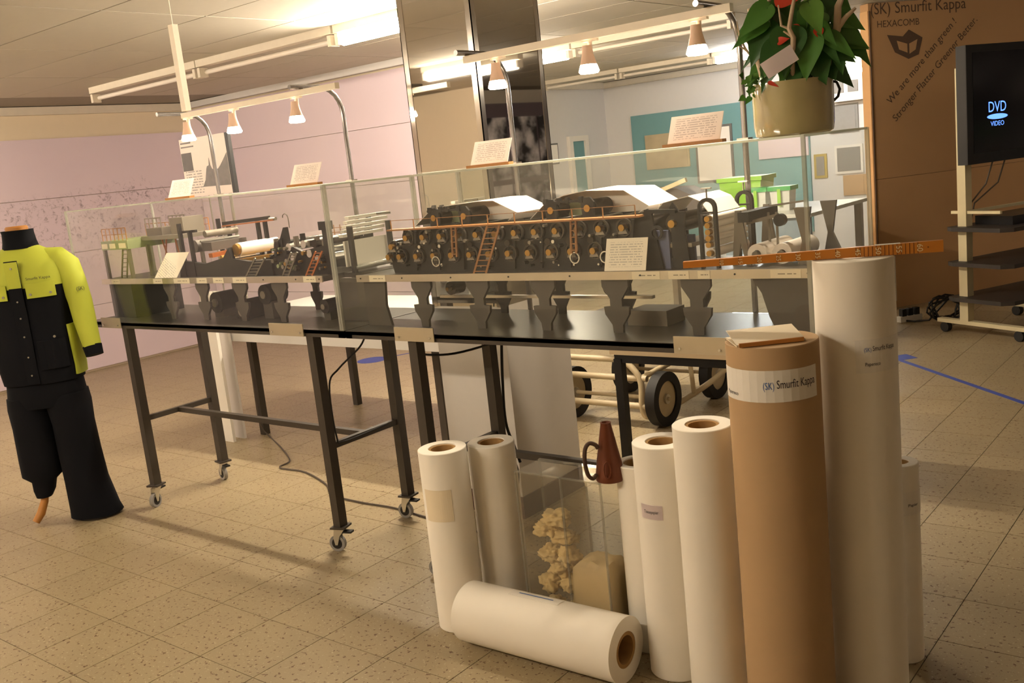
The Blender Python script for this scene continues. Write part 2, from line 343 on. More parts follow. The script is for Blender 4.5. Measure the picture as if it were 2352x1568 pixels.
struct('wall_side', MB().box((-7.95, 6.2, 0), (-7.65, 12.2, CZ)), 'wall_white')
wr = struct('wall_rear', MB().box((-7.65, 11.85, 0), (3.3, 12.2, CZ)), 'wall_white')
MB().box((-7.23, 11.82, .3), (-4.72, 11.85, 1.98)).build('teal_board', 'teal', wr)
struct('trim_3', MB().box((-7.65, 11.78, 2.40), (3, 11.85, CZ)), 'housing'); struct('trim_4', MB().box((-7.65, 6.2, 2.40), (-7.59, 11.78, CZ)), 'housing')
struct('wall_right', MB().box((3.0, -3.3, 0), (3.3, 11.85, CZ)), 'fill_wall')  # pale tone chosen to bounce fill light back into the room
struct('wall_front', MB().box((-9.0, -3.3, 0), (3.0, -3.0, CZ)), 'wall_cream')
d1 = tag(bpy.data.objects.new('door_1', None), None, None, None, 'structure'); COL.objects.link(d1); ORG['door_1'] = Vector()
MB().box((-7.65, 10.85, 0), (-7.60, 10.93, 1.72)).box((-7.65, 11.22, 0), (-7.60, 11.30, 1.72)).box((-7.65, 10.85, 1.72), (-7.60, 11.30, 1.79)).build('door_frame', 'white_paint', d1)
MB().box((-7.65, 10.93, 0), (-7.63, 11.22, 1.72)).build('door_leaf', 'teal', d1)
nb = thing('notice_frame', 'white sheet in a thin frame on the side wall behind the mirrored pillar', 'picture', (-7.62, 10.35, 1.45))
MB().box((-7.65, 10.18, 1.45), (-7.62, 10.6, 1.72)).build('frame', 'frame_grey', nb); MB().box((-7.622, 10.2, 1.47), (-7.615, 10.58, 1.70)).build('sheet', 'label_white', nb)

# ---------------------------------------------------------------- ceiling lamps
def fixture(x0, x1, y, lit, label, cool=False, w=.07, pw=1.0):
    t = thing('fluorescent_fixture', label, 'ceiling lamp', ((x0+x1)/2, y, CZ), group='fluorescent ceiling fixtures')
    MB().box((x0, y-w/2, CZ-.048), (x1, y+w/2, CZ)).build('housing', 'housing', t)
    if lit:
        MB().cyl((x0+.05, y, CZ-.092), (x1-.05, y, CZ-.092), .036, n=16).build('tube', mat('tube_lit_%s_%.2f' % ('cool' if cool else 'warm', pw), (1, .95, .85), .4, emit=TUBE_COOL if cool else TUBE_COL, es=TUBE_W*2.2*pw).name, t, True)
    else:
        MB().cyl((x0+.03, y+.02, CZ-.085), (x1-.03, y+.02, CZ-.085), .016, n=12).build('tube', 'tube_off', t, True)
    for x in (x0+.01, x1-.04): MB().box((x, y-.035, CZ-.12), (x+.03, y+.035, CZ-.055)).build('tube_holder', 'housing', t)
    return t
fixture(-7.6, -6.13, 4.28, 0, 'unlit ceiling tube fixture nearest the left mural wall')
fixture(-6.12, -4.68, 4.28, 0, 'unlit ceiling tube fixture joined to the left of the lit one beside the pillar')
fixture(-4.66, -3.2, 4.28, 1, 'lit warm ceiling tube left of the mirrored pillar', pw=2.5)
fixture(-6.4, -4.90, 7.15, 1, 'lit warm ceiling tube seen just right of the mirrored pillar', pw=1.1)
fixture(-4.88, -3.4, 7.15, 0, 'unlit ceiling tube fixture running right from the pillar above the spotlights')
fixture(-7.4, -6.3, 10.12, 0, 'unlit ceiling tube fixture farthest left in the back room')
fixture(-6.28, -5.1, 10.12, 0, 'unlit ceiling tube fixture in the back room above the teal board')
fixture(-5.08, -3.6, 10.12, 1, 'lit cool white ceiling tube behind the potted plant', cool=True, pw=.9)
fixture(.2, 1.7, 7.15, 1, 'added warm ceiling tube out of view, filling the right side and photo mural', pw=.25)  # added fill tube, brightens the mural board, cardboard and right side
fixture(-8.3, -6.8, 1.35, 1, 'lit warm ceiling tube above the left aisle', pw=1.7)
fixture(-3.8, -2.3, -.55, 1, 'lit warm ceiling tube over the place the photograph is taken from', pw=1.15)
fixture(-6.35, -4.85, -.55, 1, 'lit warm ceiling tube reflected in the mirrored pillar', pw=.55)

# ---------------------------------------------------------------- mirrored pillar
px0, px1, py0, py1 = -3.03, -2.625, 3.14, 3.60
t = thing('mirrored_pillar', 'square pillar with mirror faces above white panels and chrome edges', 'pillar', ((px0+px1)/2, (py0+py1)/2, 0))
MB().box((px0+.012, py0+.012, 0), (px1-.012, py1-.012, CZ)).build('pillar_core', 'white_panel', t)
MB().box((px0+.015, py0+.002, .95), (px1-.015, py0+.012, CZ)).build('mirror_face', 'mirror', t)
MB().box((px1-.012, py0+.015, .95), (px1-.002, py1-.015, CZ)).build('mirror_face', 'mirror', t)
MB().box((px0+.002, py0+.002, .1), (px1-.002, py0+.012, .95)).build('lower_panel', 'white_panel', t)
MB().box((px1-.012, py0+.012, .1), (px1-.002, py1-.002, .95)).build('lower_panel', 'white_panel', t)
MB().box((px0-.004, py0-.004, 0), (px1+.004, py1+.004, .1)).build('plinth', 'plinth_brown', t)
for x, y in ((px0, py0), (px1, py0), (px1, py1), (px0, py1)):
    sx = 1 if x == px0 else -1; sy = 1 if y == py0 else -1
    MB().box((min(x, x+sx*.03), min(y, y+sy*.004), .95), (max(x, x+sx*.03), max(y, y+sy*.004), CZ)).box((min(x, x+sx*.004), min(y, y+sy*.03), .95), (max(x, x+sx*.004), max(y, y+sy*.03), CZ)).build('corner_strip', 'chrome', t)
# photo wall on the right, which the pillar's side mirror shows
t = thing('photo_mural', 'large board of black and white photographs on the pale right wall', 'mural', (2.9, 9.6, 0))
MB().box((2.90, 7.6, .35), (2.99, 11.6, 2.3)).build('board', 'mural_board', t)
for k in range(6):
    y = 7.65+k*.65
    for z in (.45, 1.32): MB().box((2.885, y+.02, z), (2.90, y+.62, z+.8)).build('photo', 'collage', t)
MB().box((2.88, 8.9, 1.28), (2.901, 9.5, 1.36)).build('caption_strip', 'green_lid', t)

# ---------------------------------------------------------------- display tables
def caster(parent, x, y, ang):
    ca, sa = cos(ang), sin(ang); f = Vector((ca, sa, 0)); g = Vector((-sa, ca, 0)); o = Vector((x, y, 0)); Z = Vector((0, 0, 1))
    mb = MB()
    for s_ in (-1, 1): mb.prism([(-.02, .1), (.028, .1), (.035, .06), (.03, .03), (.018, .03), (.005, .07)], o+g*s_*.014-g*.0015, f, Z, g*.003)
    mb.cyl(o+Z*.098, o+Z*.108, .02, n=14)
    c = mb.build('caster', 'caster_zinc', parent)
    w = o+f*.024+Z*.036
    MB().cyl(w-g*.011, w+g*.011, .024, n=20).build('wheel', 'rubber', c, True)
    MB().ring(w-g*.010, w+g*.010, .036, .024, n=24).build('tread', 'rubber_grey', c, True)
    MB().obox(o-f*.03+Z*.088, f*.022, g*.014, Z*.004).build('brake_pedal', 'rubber', c)
    MB().obox(o+Z*.111, f*.034, g*.034, Z*.004).build('caster_plate', 'steel_dark', c)
def table(label, x0, x1, lx, plates, angs):
    y0, y1 = 2.505, 3.0
    t = thing('display_table', label, 'table', ((x0+x1)/2, 2.75, 0), group='wheeled display tables')
    MB().box((x0, y0, .952), (x1, y1, .968)).build('table_top', 'table_grey', t)
    for a, b_ in (((x0, y0, .938), (x1, y0+.035, .966)), ((x0, y1-.035, .938), (x1, y1, .966)), ((x0, y0, .938), (x0+.035, y1, .966)), ((x1-.035, y0, .938), (x1, y1, .966))):
        MB().box(a, b_).build('rail', 'steel_dark', t)
    n = 0
    for x in lx:
        for y in (2.53, 2.94):
            MB().box((x-.021, y-.021, .115), (x+.021, y+.021, .94)).build('leg', 'steel_dark', t); caster(t, x, y, angs[n]); n += 1
        MB().box((x-.012, 2.55, .45), (x+.012, 2.92, .475)).build('side_stretcher', 'steel_dark', t)
    MB().box((lx[0], 2.722, .448), (lx[1], 2.748, .473)).build('long_stretcher', 'steel_dark', t)
    for a, b_ in plates:
        p = MB().box((a, y0-.012, .94), (b_, y0-.008, .992)).build('clip_plate', 'plate_metal', t)
        for x in (a+.02, b_-.02): MB().cyl((x, y0-.016, .955), (x, y0-.012, .955), .004, n=10).build('screw', 'silver', p)
    return t
table('dark steel table on casters under the left half of the model, beside the mannequin', -4.9, -2.915, (-4.56, -3.135), ((-4.74, -4.56), (-3.37, -3.15)), (RD(-70), RD(170), RD(200), RD(190)))
table('dark steel table on casters under the right half of the model, behind the paper rolls', -2.905, -1.03, (-2.55, -1.2), ((-2.62, -2.42), (-1.44, -1.27)), (RD(200), RD(170), RD(200), RD(190)))

# ---------------------------------------------------------------- acrylic cases
def case(label, x0, x1):
    y0, y1, z0, z1, w = 2.507, 2.995, .969, 1.533, .005
    t = thing('display_case', label, 'display case', ((x0+x1)/2, 2.75, z0), group='clear acrylic cases over the model')
    MB().box((x0, y0, z0), (x1, y0+w, z1)).build('front_pane', 'acrylic', t)
    MB().box((x0, y1-w, z0), (x1, y1, z1)).build('back_pane', 'acrylic', t)
    MB().box((x0, y0+w, z0), (x0+w, y1-w, z1)).build('end_pane', 'acrylic', t)
    MB().box((x1-w, y0+w, z0), (x1, y1-w, z1)).build('end_pane', 'acrylic', t)
    MB().box((x0, y0, z1), (x1, y1, z1+w)).build('top_pane', 'acrylic', t)
    e = .005
    for x in (x0, x1):
        for y in (y0, y1):
            MB().box((x-e, y-e, z0), (x+e, y+e, z1+w)).build('edge_strip', 'acrylic_edge', t)
        MB().box((x-.004, y0+.006, z1-.001), (x+.004, y1-.006, z1+.006)).build('edge_strip', 'acrylic_edge', t)
    for y in (y0, y1): MB().box((x0+.006, y-.003, z1), (x1-.006, y+.003, z1+.006)).build('edge_strip', 'acrylic_edge', t)
case('clear acrylic case over the left half of the model paper machine', -4.925, -2.928)
case('clear acrylic case over the right half of the model, with the plant pot on top', -2.916, -1.018)

# ---------------------------------------------------------------- model stands (platform, strip, supports)
SP = [(.05, 1.147), (.05, 1.12), (.022, 1.08), (.022, 1.056), (.048, 1.054), (.045, 1.03), (.02, .995), (.018, .969)]
def support(t, x, y, w=1., mat_='support_grey', name='support'):
    poly = [(-a*w, z) for a, z in SP]+[(a*w, z) for a, z in SP[::-1]]
    MB().prism(poly, (x, y, 0), (1, 0, 0), (0, 0, 1), (0, .012, 0)).build(name, mat_, t)
def stand(label, x0, x1, fx, bx, labels, screws):
    t = thing('model_stand', label, 'stand', ((x0+x1)/2, 2.78, .969), group='platforms carrying the model')
    MB().box((x0, 2.604, 1.148), (x1, 2.95, 1.170)).build('platform', 'table_grey', t)
    s = MB().box((x0, 2.598, 1.146), (x1, 2.604, 1.173)).build('front_strip', 'aluminium', t)
    for a, b_ in labels: MB().box((a, 2.5968, 1.1475), (b_, 2.598, 1.171)).build('paper_label', 'label_print', s, uvplane=((a, 0, 1.1475), (b_-a, 0, 0), (0, 0, .0235)))
    for x in screws: MB().cyl((x, 2.596, 1.16), (x, 2.598, 1.16), .003, n=8).build('screw', 'black_metal', s)
    for x in fx: support(t, x, 2.62)
    for x in bx: support(t, x, 2.915, .8, 'black_metal')
    return t
tA = stand('grey model platform with aluminium edge and paper labels in the left case', -4.86, -3.112, (-4.277, -4.005, -3.711, -3.43), (-4.15, -3.85, -3.55, -3.25), ((-4.76, -4.68), (-4.37, -4.29), (-4.19, -4.06), (-4.0, -3.92), (-3.87, -3.79), (-3.72, -3.62), (-3.23, -3.15)), (-3.28, -3.13, -3.5))
tB = stand('grey model platform with long aluminium edge in the right case', -2.905, -1.05, (-2.578, -2.296, -2.003, -1.713, -1.423), (-2.43, -2.15, -1.86, -1.57, -1.30), ((-2.83, -2.74), (-1.63, -1.53), (-1.5, -1.43), (-1.40, -1.36), (-1.17, -1.08)), (-2.9+.02, -2.65, -2.4, -2.13, -1.87, -1.6, -1.28, -1.06))
MB().prism([(-.12, 1.147), (.12, 1.147), (.12, 1.1), (.06, 1.06), (.10, .969), (-.12, .969)], (-3.02, 2.70, 0), (1, 0, 0), (0, 0, 1), (0, .012, 0)).build('end_plate', 'support_grey', tA)
MB().box((-3.112, 2.72, 1.148), (-2.935, 2.95, 1.168)).build('platform_bridge', 'table_grey', tA)
MB().prism([(-.09, 1.147), (.03, 1.147), (.02, 1.05), (.04, .969), (-.09, .969)], (-2.80, 2.62, 0), (1, 0, 0), (0, 0, 1), (0, .012, 0)).build('end_plate', 'support_grey', tB)
MB().prism([(-.13, 1.147), (.05, 1.147), (.05, .969), (-.05, .969), (-.08, 1.03), (-.1, 1.1)], (-1.11, 2.62, 0), (1, 0, 0), (0, 0, 1), (0, .012, 0)).build('end_plate', 'support_grey', tB)
MB().box((-2.6, 2.74, 1.06), (-1.65, 2.76, 1.07)).build('drive_shelf', 'aluminium', tB)
for x in (-2.52, -2.1, -1.80):
    w = MB().cyl((x, 2.72, 1.10), (x, 2.78, 1.10), .026, n=20).build('drive_pulley', 'dryer_steel', tB, True)
    MB().cyl((x, 2.70, 1.10), (x, 2.72, 1.10), .008, n=10).build('hub', 'brass', w)
MB().box((-1.75, 2.74, .969), (-1.6, 2.86, 1.02)).build('drive_box', 'model_grey', tB)
for x, z, r in ((-4.70, 1.02, .05), (-4.0, 1.04, .05), (-3.80, 1.0, .055), (-3.62, 1.08, .045), (-3.22, 1.03, .03)):
    w = MB().cyl((x, 2.68, z), (x, 2.78, z), r, n=20).build('drive_motor', 'black_metal', tA, True)
    MB().cyl((x, 2.67, z), (x, 2.68, z), r*.4, n=12).build('hub', 'grey_metal', w); MB().box((x-r*.7, 2.69, .969), (x+r*.7, 2.77, z)).build('motor_foot', 'support_grey', w)
MB().box((-4.83, 2.62, .969), (-4.62, 2.9, 1.146)).build('end_box', 'black_metal', tA)

# ---------------------------------------------------------------- model: dryer section (right case)
t = thing('dryer_section_model', 'black model dryer section with two rows of cylinders and brass bearings', 'model', (-2.2, 2.78, 1.17))
MB().prism([(-2.76, 1.17), (-2.77, 1.21), (-2.74, 1.27), (-2.70, 1.285), (-2.685, 1.336), (-1.60, 1.336), (-1.60, 1.17)], (0, 2.672, 0), (1, 0, 0), (0, 0, 1), (0, .008, 0)).build('side_frame', 'black_metal', t)
MB().prism([(-2.76, 1.17), (-2.77, 1.21), (-2.74, 1.27), (-2.70, 1.285), (-2.685, 1.336), (-1.60, 1.336), (-1.60, 1.17)], (0, 2.92, 0), (1, 0, 0), (0, 0, 1), (0, .008, 0)).build('side_frame', 'black_metal', t)
def dryer(x, z, r=.036):
    c = MB().cyl((x, 2.664, z), (x, 2.93, z), r, n=20).build('dryer_cylinder', 'dryer_steel', t, True)
    mb = MB().cyl((x, 2.640, z), (x, 2.664, z), .011, n=12)
    mb.build('bearing', 'brass', c)
    MB().prism([(-.018, -.02), (.018, -.02), (.014, -.012), (.007, .004), (-.007, .004), (-.014, -.012)], (x, 2.648, z), (1, 0, 0), (0, 0, 1), (0, .012, 0)).build('bearing_block', 'grey_metal', c)
    MB().ring((x, 2.656, z), (x, 2.664, z), r*.98, r*.82, n=20).build('rim', 'rim_dark', c, True)
    return c
for k in range(12): dryer(-2.651+k*.0880, 1.306, .03)
for k in range(11): dryer(-2.698+k*.0897, 1.235, .03)
for k in range(11):
    x = -2.607+k*.088; MB().cyl((x, 2.655, 1.27), (x, 2.92, 1.27), .012, n=12).build('felt_roll', 'dryer_steel', t, True)
dryer(-2.735, 1.275, .024); dryer(-2.758, 1.235, .02)
for x in (-2.60, -1.97, -1.85): MB().ring((x+.1, 2.635, 1.215), (x+.1, 2.642, 1.215), .02, .016, n=18).build('hand_wheel', 'silver', t, True)
wk = MB().box((-2.715, 2.612, 1.338), (-1.60, 2.66, 1.344)).build('walkway', 'brown_wood', t)
for k in range(10):
    x = -2.69+k*.12; MB().box((x-.0015, 2.613, 1.344), (x+.0015, 2.616, 1.378)).build('rail_post', 'brown_wood', wk)
MB().box((-2.69, 2.6135, 1.376), (-1.61, 2.6155, 1.378)).build('hand_rail', 'brown_wood', wk)
def ladder(par, x, z0, z1, lean, w, y, m_, rungs=8, dy=.02):
    for s_ in (-1, 1): MB().bar((x+s_*w/2, y-dy, z0), (x+lean+s_*w/2, y, z1), .006, .007).build('ladder_stile', m_, par)
    for k in range(rungs):
        f = (k+.5)/rungs; MB().box((x+lean*f-w/2, y-dy*(1-f)-.003, z0+(z1-z0)*f-.0015), (x+lean*f+w/2, y-dy*(1-f)+.003, z0+(z1-z0)*f+.0015)).build('rung', m_, par)
ladder(wk, -2.262, 1.171, 1.342, .072, .056, 2.622, 'brown_wood', 9)
for x, l in ((-2.4, .0), (-1.87, .0)): ladder(wk, x, 1.23, 1.338, .01, .02, 2.634, 'brown_wood', 5, .0)
def hood(x0, tent):
    for dx in (0, .15):
        c = MB().cyl((x0+dx, 2.70, 1.372), (x0+dx, 2.92, 1.372), .028, n=20).build('top_roll', 'dryer_steel', t, True)
        MB().cyl((x0+dx, 2.68, 1.372), (x0+dx, 2.70, 1.372), .012, n=12).build('bearing', 'brass', c)
        MB().prism([(-.022, -.03), (.022, -.03), (.026, .02), (.012, .036), (-.012, .036), (-.026, .02)], (x0+dx, 2.685, 1.372), (1, 0, 0), (0, 0, 1), (0, .008, 0)).build('roll_bracket', 'black_metal', t)
    MB().box((x0-.03, 2.682, 1.394), (x0+.13, 2.69, 1.402)).build('tie_bar', 'black_metal', t)
    for dx in (-.025, .03, .065, .12): MB().box((x0+dx, 2.68, 1.392), (x0+dx+.014, 2.692, 1.412)).build('clamp', 'black_metal', t)
    MB().box((x0+.02, 2.76, 1.346), (x0+.13, 2.78, 1.392)).build('scraper_plate', 'green_grey', t)
    MB().sheet([(a, 2.715, b_) for a, b_ in tent], (0, .20, 0)).build('paper_web', 'model_white', t)
    MB().prism(tent, (0, 2.80, 0), (1, 0, 0), (0, 0, 1), (0, .004, 0)).build('web_fold', 'model_white', t)
hood(-2.53, ((-2.66, 1.345), (-2.58, 1.395), (-2.50, 1.412), (-2.335, 1.420), (-2.26, 1.418), (-2.155, 1.37), (-2.20, 1.345)))
hood(-1.985, ((-2.10, 1.345), (-2.03, 1.395), (-1.95, 1.418), (-1.86, 1.428), (-1.71, 1.420), (-1.62, 1.365), (-1.66, 1.345)))
rc = random.Random(11)
for k in range(46):
    x = rc.uniform(-2.72, -1.62); z = rc.choice((1.19, 1.20, 1.255, 1.27, 1.285, 1.325)); r_ = rc.uniform(.003, .007)
    MB().cyl((x, 2.650, z), (x, 2.672, z), r_, n=8).build('fitting', rc.choice(('silver', 'grey_metal', 'black_metal', 'grey_metal')), t)
for k in range(9):
    x = -2.63+k*.12; MB().bar((x, 2.662, 1.18), (x+.02, 2.662, 1.33), .008, .01).build('frame_rib', 'black_metal', t)
t = thing('size_press_model', 'black model size press between dryer rows and calender stack', 'model', (-1.53, 2.78, 1.17))
MB().prism([(-1.625, 1.17), (-1.605, 1.345), (-1.59, 1.36), (-1.575, 1.345), (-1.56, 1.25), (-1.545, 1.17)], (0, 2.65, 0), (1, 0, 0), (0, 0, 1), (0, .01, 0)).build('side_frame', 'black_metal', t)
MB().bar((-1.60, 2.655, 1.352), (-1.49, 2.655, 1.348), .012, .012).build('top_beam', 'black_metal', t)
MB().prism([(-1.515, 1.17), (-1.515, 1.36), (-1.505, 1.375), (-1.495, 1.36), (-1.485, 1.345), (-1.465, 1.345), (-1.47, 1.30), (-1.455, 1.17)], (0, 2.66, 0), (1, 0, 0), (0, 0, 1), (0, .01, 0)).build('side_frame', 'black_metal', t)
c = MB().cyl((-1.505, 2.665, 1.31), (-1.505, 2.92, 1.31), .03, n=20).build('press_roll', 'dryer_steel', t, True); MB().cyl((-1.505, 2.645, 1.31), (-1.505, 2.665, 1.31), .012, n=12).build('bearing', 'brass', c)
MB().ring((-1.56, 2.645, 1.285), (-1.56, 2.655, 1.285), .022, .015, n=20).build('hoop_frame', 'black_metal', t, True)
MB().box((-1.575, 2.66, 1.17), (-1.525, 2.672, 1.29)).build('blue_panel', 'blue_grey', t); MB().box((-1.50, 2.70, 1.17), (-1.46, 2.712, 1.27)).build('blue_panel', 'blue_grey', t)
MB().box((-1.545, 2.665, 1.235), (-1.45, 2.9, 1.247)).build('tray', 'grey_metal', t)
MB().sheet([(-1.60, 2.70, 1.335), (-1.56, 2.70, 1.372), (-1.47, 2.70, 1.388), (-1.43, 2.70, 1.37), (-1.40, 2.70, 1.33)], (0, .21, 0)).build('paper_web', 'model_white', t)
# calender
t = thing('calender_model', 'arched model calender with a stack of six brass bearings', 'model', (-1.385, 2.78, 1.17))
def arch(y, z1=1.382):
    out = [(-.03, 0), (-.03, z1-1.17-.03)]+[(.03*cos(a), z1-1.17-.03+.03*sin(a)) for a in [pi-k*pi/8 for k in range(9)]]+[(.03, 0)]
    inn = [(.021, 0), (.021, z1-1.17-.032)]+[(.021*cos(a), z1-1.17-.032+.021*sin(a)) for a in [k*pi/8 for k in range(9)]]+[(-.021, 0)]
    mb = MB(); n = len(out); inn = inn[::-1]
    vs = [Vector((-1.386+a, y, 1.17+b_)) for a, b_ in out]+[Vector((-1.386+a, y, 1.17+b_)) for a, b_ in inn]; vs += [q+Vector((0, .014, 0)) for q in vs]
    fs = []
    for i in range(n-1): fs += [(i, i+1, n+i+1, n+i), (2*n+i, 2*n+i+1, 3*n+i+1, 3*n+i), (i, i+1, 2*n+i+1, 2*n+i), (n+i, n+i+1, 3*n+i+1, 3*n+i)]
    mb.add(vs, fs); mb.box((-1.407, y, 1.335), (-1.365, y+.014, 1.34)); return mb.build('arch_frame', 'black_metal', t)
arch(2.652); arch(2.905)
for k, z in enumerate((1.319, 1.299, 1.279, 1.26, 1.241, 1.215)):
    c = MB().cyl((-1.386, 2.668, z), (-1.386, 2.905, z), .0105 if k < 5 else .014, n=16).build('calender_roll', 'model_white', t, True)
    MB().cyl((-1.386, 2.650, z), (-1.386, 2.668, z), .009, n=12).build('bearing', 'brass', c)
for y in (2.66, 2.912):
    MB().cyl((-1.386, y, 1.38), (-1.386, y, 1.41), .0025, n=8).build('lifting_rod', 'grey_metal', t); MB().box((-1.402, y-.005, 1.408), (-1.37, y+.005, 1.412)).build('lifting_handle', 'white_paint', t)
# winder and reels
t = thing('winder_model', 'grey model winder frames to the right of the calender stack', 'model', (-1.2, 2.78, 1.17))
for y in (2.70, 2.90):
    MB().prism([(-1.335, 1.17), (-1.318, 1.335), (-1.30, 1.335), (-1.275, 1.17), (-1.29, 1.17), (-1.305, 1.24), (-1.318, 1.17)], (0, y, 0), (1, 0, 0), (0, 0, 1), (0, .008, 0)).build('a_frame', 'model_grey', t)
    MB().prism([(-1.13, 1.17), (-1.115, 1.24), (-1.135, 1.335), (-1.085, 1.335), (-1.10, 1.24), (-1.07, 1.17)], (0, y, 0), (1, 0, 0), (0, 0, 1), (0, .01, 0)).build('side_plate', 'model_grey', t)
MB().box((-1.305, 2.69, 1.30), (-1.27, 2.90, 1.33)).build('drive_block', 'black_metal', t)
MB().bar((-1.29, 2.72, 1.295), (-1.19, 2.72, 1.315), .01, .01).build('arm', 'model_grey', t); MB().bar((-1.29, 2.88, 1.33), (-1.17, 2.88, 1.34), .006, .006).build('arm', 'model_grey', t)
MB().cyl((-1.185, 2.71, 1.30), (-1.185, 2.73, 1.30), .018, n=16).build('arm_wheel', 'black_metal', t)
for x in (-1.24, -1.215): MB().box((x-.003, 2.76, 1.22), (x+.003, 2.766, 1.32)).build('upright', 'model_grey', t)
for x, z, r, l in ((-1.25, 1.205, .03, 'white model paper reel lying next to the calender frame'), (-1.172, 1.205, .03, 'white model paper reel lying at the right end near the ruler')):
    q = thing('model_reel', l, 'paper reel', (x, 2.8, 1.17), group='small paper reels in the case')
    MB().ring((x, 2.69, z), (x, 2.90, z), r, .012, n=24).build('paper_wound', 'model_white', q, True); MB().cyl((x, 2.675, z), (x, 2.915, z), .01, n=12).build('spindle', 'model_grey', q, True)

# ---------------------------------------------------------------- model: wet end (left case)
t = thing('gantry_model', 'grey model gantry with stair and railings at the left end', 'model', (-4.6, 2.78, 1.17))
b1 = MB().box((-4.84, 2.62, 1.32), (-4.585, 2.90, 1.365)).build('deck_beam', 'green_grey', t)
for a, b_ in ((-4.83, -4.775), (-4.755, -4.70), (-4.665, -4.60)): MB().box((a, 2.617, 1.327), (b_, 2.62, 1.352)).build('paper_label', 'label_cream', b1)
MB().box((-4.585, 2.70, 1.352), (-4.21, 2.90, 1.372)).build('deck_beam', 'grey_metal', t)
for x, y in ((-4.83, 2.63), (-4.83, 2.89), (-4.60, 2.63), (-4.57, 2.72), (-4.57, 2.89), (-4.36, 2.89)): MB().box((x-.008, y-.008, 1.17), (x+.008, y+.008, 1.33)).build('post', 'model_grey', t)
ladder(t, -4.74, 1.171, 1.325, .06, .05, 2.66, 'model_grey', 7, .0)
for (x0, x1, y, z, m_) in ((-4.83, -4.60, 2.63, 1.365, 'brown_wood'), (-4.83, -4.60, 2.88, 1.365, 'brown_wood'), (-4.5, -4.25, 2.88, 1.372, 'brown_wood')):
    r_ = MB()
    for k in range(7):
        x = x0+(x1-x0)*k/6; r_.box((x-.0018, y-.0018, z), (x+.0018, y+.0018, z+.062))
    r_.box((x0, y-.0018, z+.06), (x1, y+.0018, z+.064)).box((x0, y-.0015, z+.03), (x1, y+.0015, z+.033)); r_.build('railing', m_, t)
MB().box((-4.56, 2.72, 1.372), (-4.42, 2.86, 1.41)).build('tank', 'model_grey', t)
r_ = MB()
for k in range(5): r_.box((-4.56+k*.035-.002, 2.72, 1.41), (-4.56+k*.035+.002, 2.724, 1.46)); r_.box((-4.56+k*.035-.002, 2.856, 1.41), (-4.56+k*.035+.002, 2.86, 1.46))
r_.box((-4.562, 2.72, 1.456), (-4.418, 2.724, 1.462)).box((-4.562, 2.856, 1.456), (-4.418, 2.86, 1.462)); r_.build('tank_cage', 'grey_metal', t)
MB().box((-4.37, 2.74, 1.372), (-4.26, 2.86, 1.452)).build('cabinet', 'grey_metal', t)
for a, b_ in (((-4.50, 2.75, 1.17), (-4.44, 2.75, 1.35)), ((-4.42, 2.75, 1.17), (-4.48, 2.75, 1.35)), ((-4.33, 2.75, 1.17), (-4.36, 2.75, 1.35))): MB().bar(a, b_, .006).build('brace', 'copper', t)
t = thing('headbox_model', 'black model headbox frame with brown edged beam and wire screen', 'model', (-3.98, 2.78, 1.17))
for x, zt in ((-4.17, 1.425), (-4.09, 1.39), (-3.83, 1.40), (-3.775, 1.40)):
    for y in ((2.66, 2.88) if x < -4 else (2.86,)): MB().box((x-.008, y-.008, 1.17), (x+.008, y+.008, zt)).build('post', 'black_metal', t)
MB().bar((-4.18, 2.67, 1.383), (-4.05, 2.67, 1.385), .012).build('beam', 'black_metal', t)
bm_ = MB().bar((-4.10, 2.86, 1.40), (-3.74, 2.86, 1.412), .016, .016).build('beam', 'black_metal', t); MB().bar((-4.10, 2.855, 1.388), (-3.70, 2.855, 1.400), .012, .006).build('beam_edge', 'copper', bm_)
MB().cyl((-3.74, 2.86, 1.405), (-3.69, 2.86, 1.405), .008, n=10).build('beam_end', 'model_grey', bm_)
MB().cyl((-4.13, 2.70, 1.31), (-4.13, 2.90, 1.31), .03, n=18).build('screen_roll', 'white_mesh', t, True)
MB().box((-4.07, 2.70, 1.285), (-3.99, 2.90, 1.325)).build('wire_screen', 'white_mesh', t); MB().cyl((-4.06, 2.69, 1.332), (-4.06, 2.91, 1.332), .006, n=10).build('lip_bar', 'silver', t, True)
MB().cyl((-4.03, 2.7, 1.365), (-4.03, 2.88, 1.365), .016, n=16).build('top_roll', 'grey_metal', t, True)
MB().bar((-3.98, 2.68, 1.265), (-3.98, 2.90, 1.275), .03, .02).build('breast_board', 'copper', t)
for y in (2.70, 2.80): MB().cyl((-3.93, y, 1.25), (-3.93, y+.09, 1.25), .012, n=14).build('breast_roll', 'brass', t, True)
MB().prism([(-4.22, 1.17), (-4.20, 1.25), (-4.0, 1.23), (-3.85, 1.255), (-3.80, 1.30), (-3.785, 1.25), (-3.66, 1.235), (-3.5, 1.24), (-3.5, 1.17)], (0, 2.655, 0), (1, 0, 0), (0, 0, 1), (0, .02, 0)).build('base_frame', 'black_metal', t)
MB().prism([(-4.22, 1.17), (-4.20, 1.24), (-3.5, 1.24), (-3.5, 1.17)], (0, 2.9, 0), (1, 0, 0), (0, 0, 1), (0, .02, 0)).build('base_frame', 'black_metal', t)
for y in (2.66, 2.885): MB().box((-3.69, y, 1.385), (-3.65, y+.012, 1.44)) if 0 else None
t = thing('wire_section_model', 'model wire section with a large cream roll and copper trays', 'model', (-3.65, 2.78, 1.17))
c = MB().cyl((-3.775, 2.69, 1.287), (-3.775, 2.91, 1.287), .03, n=24).build('cream_roll', 'model_white', t, True); MB().cyl((-3.775, 2.676, 1.287), (-3.775, 2.69, 1.287), .026, n=20).build('roll_end', 'brass', c)
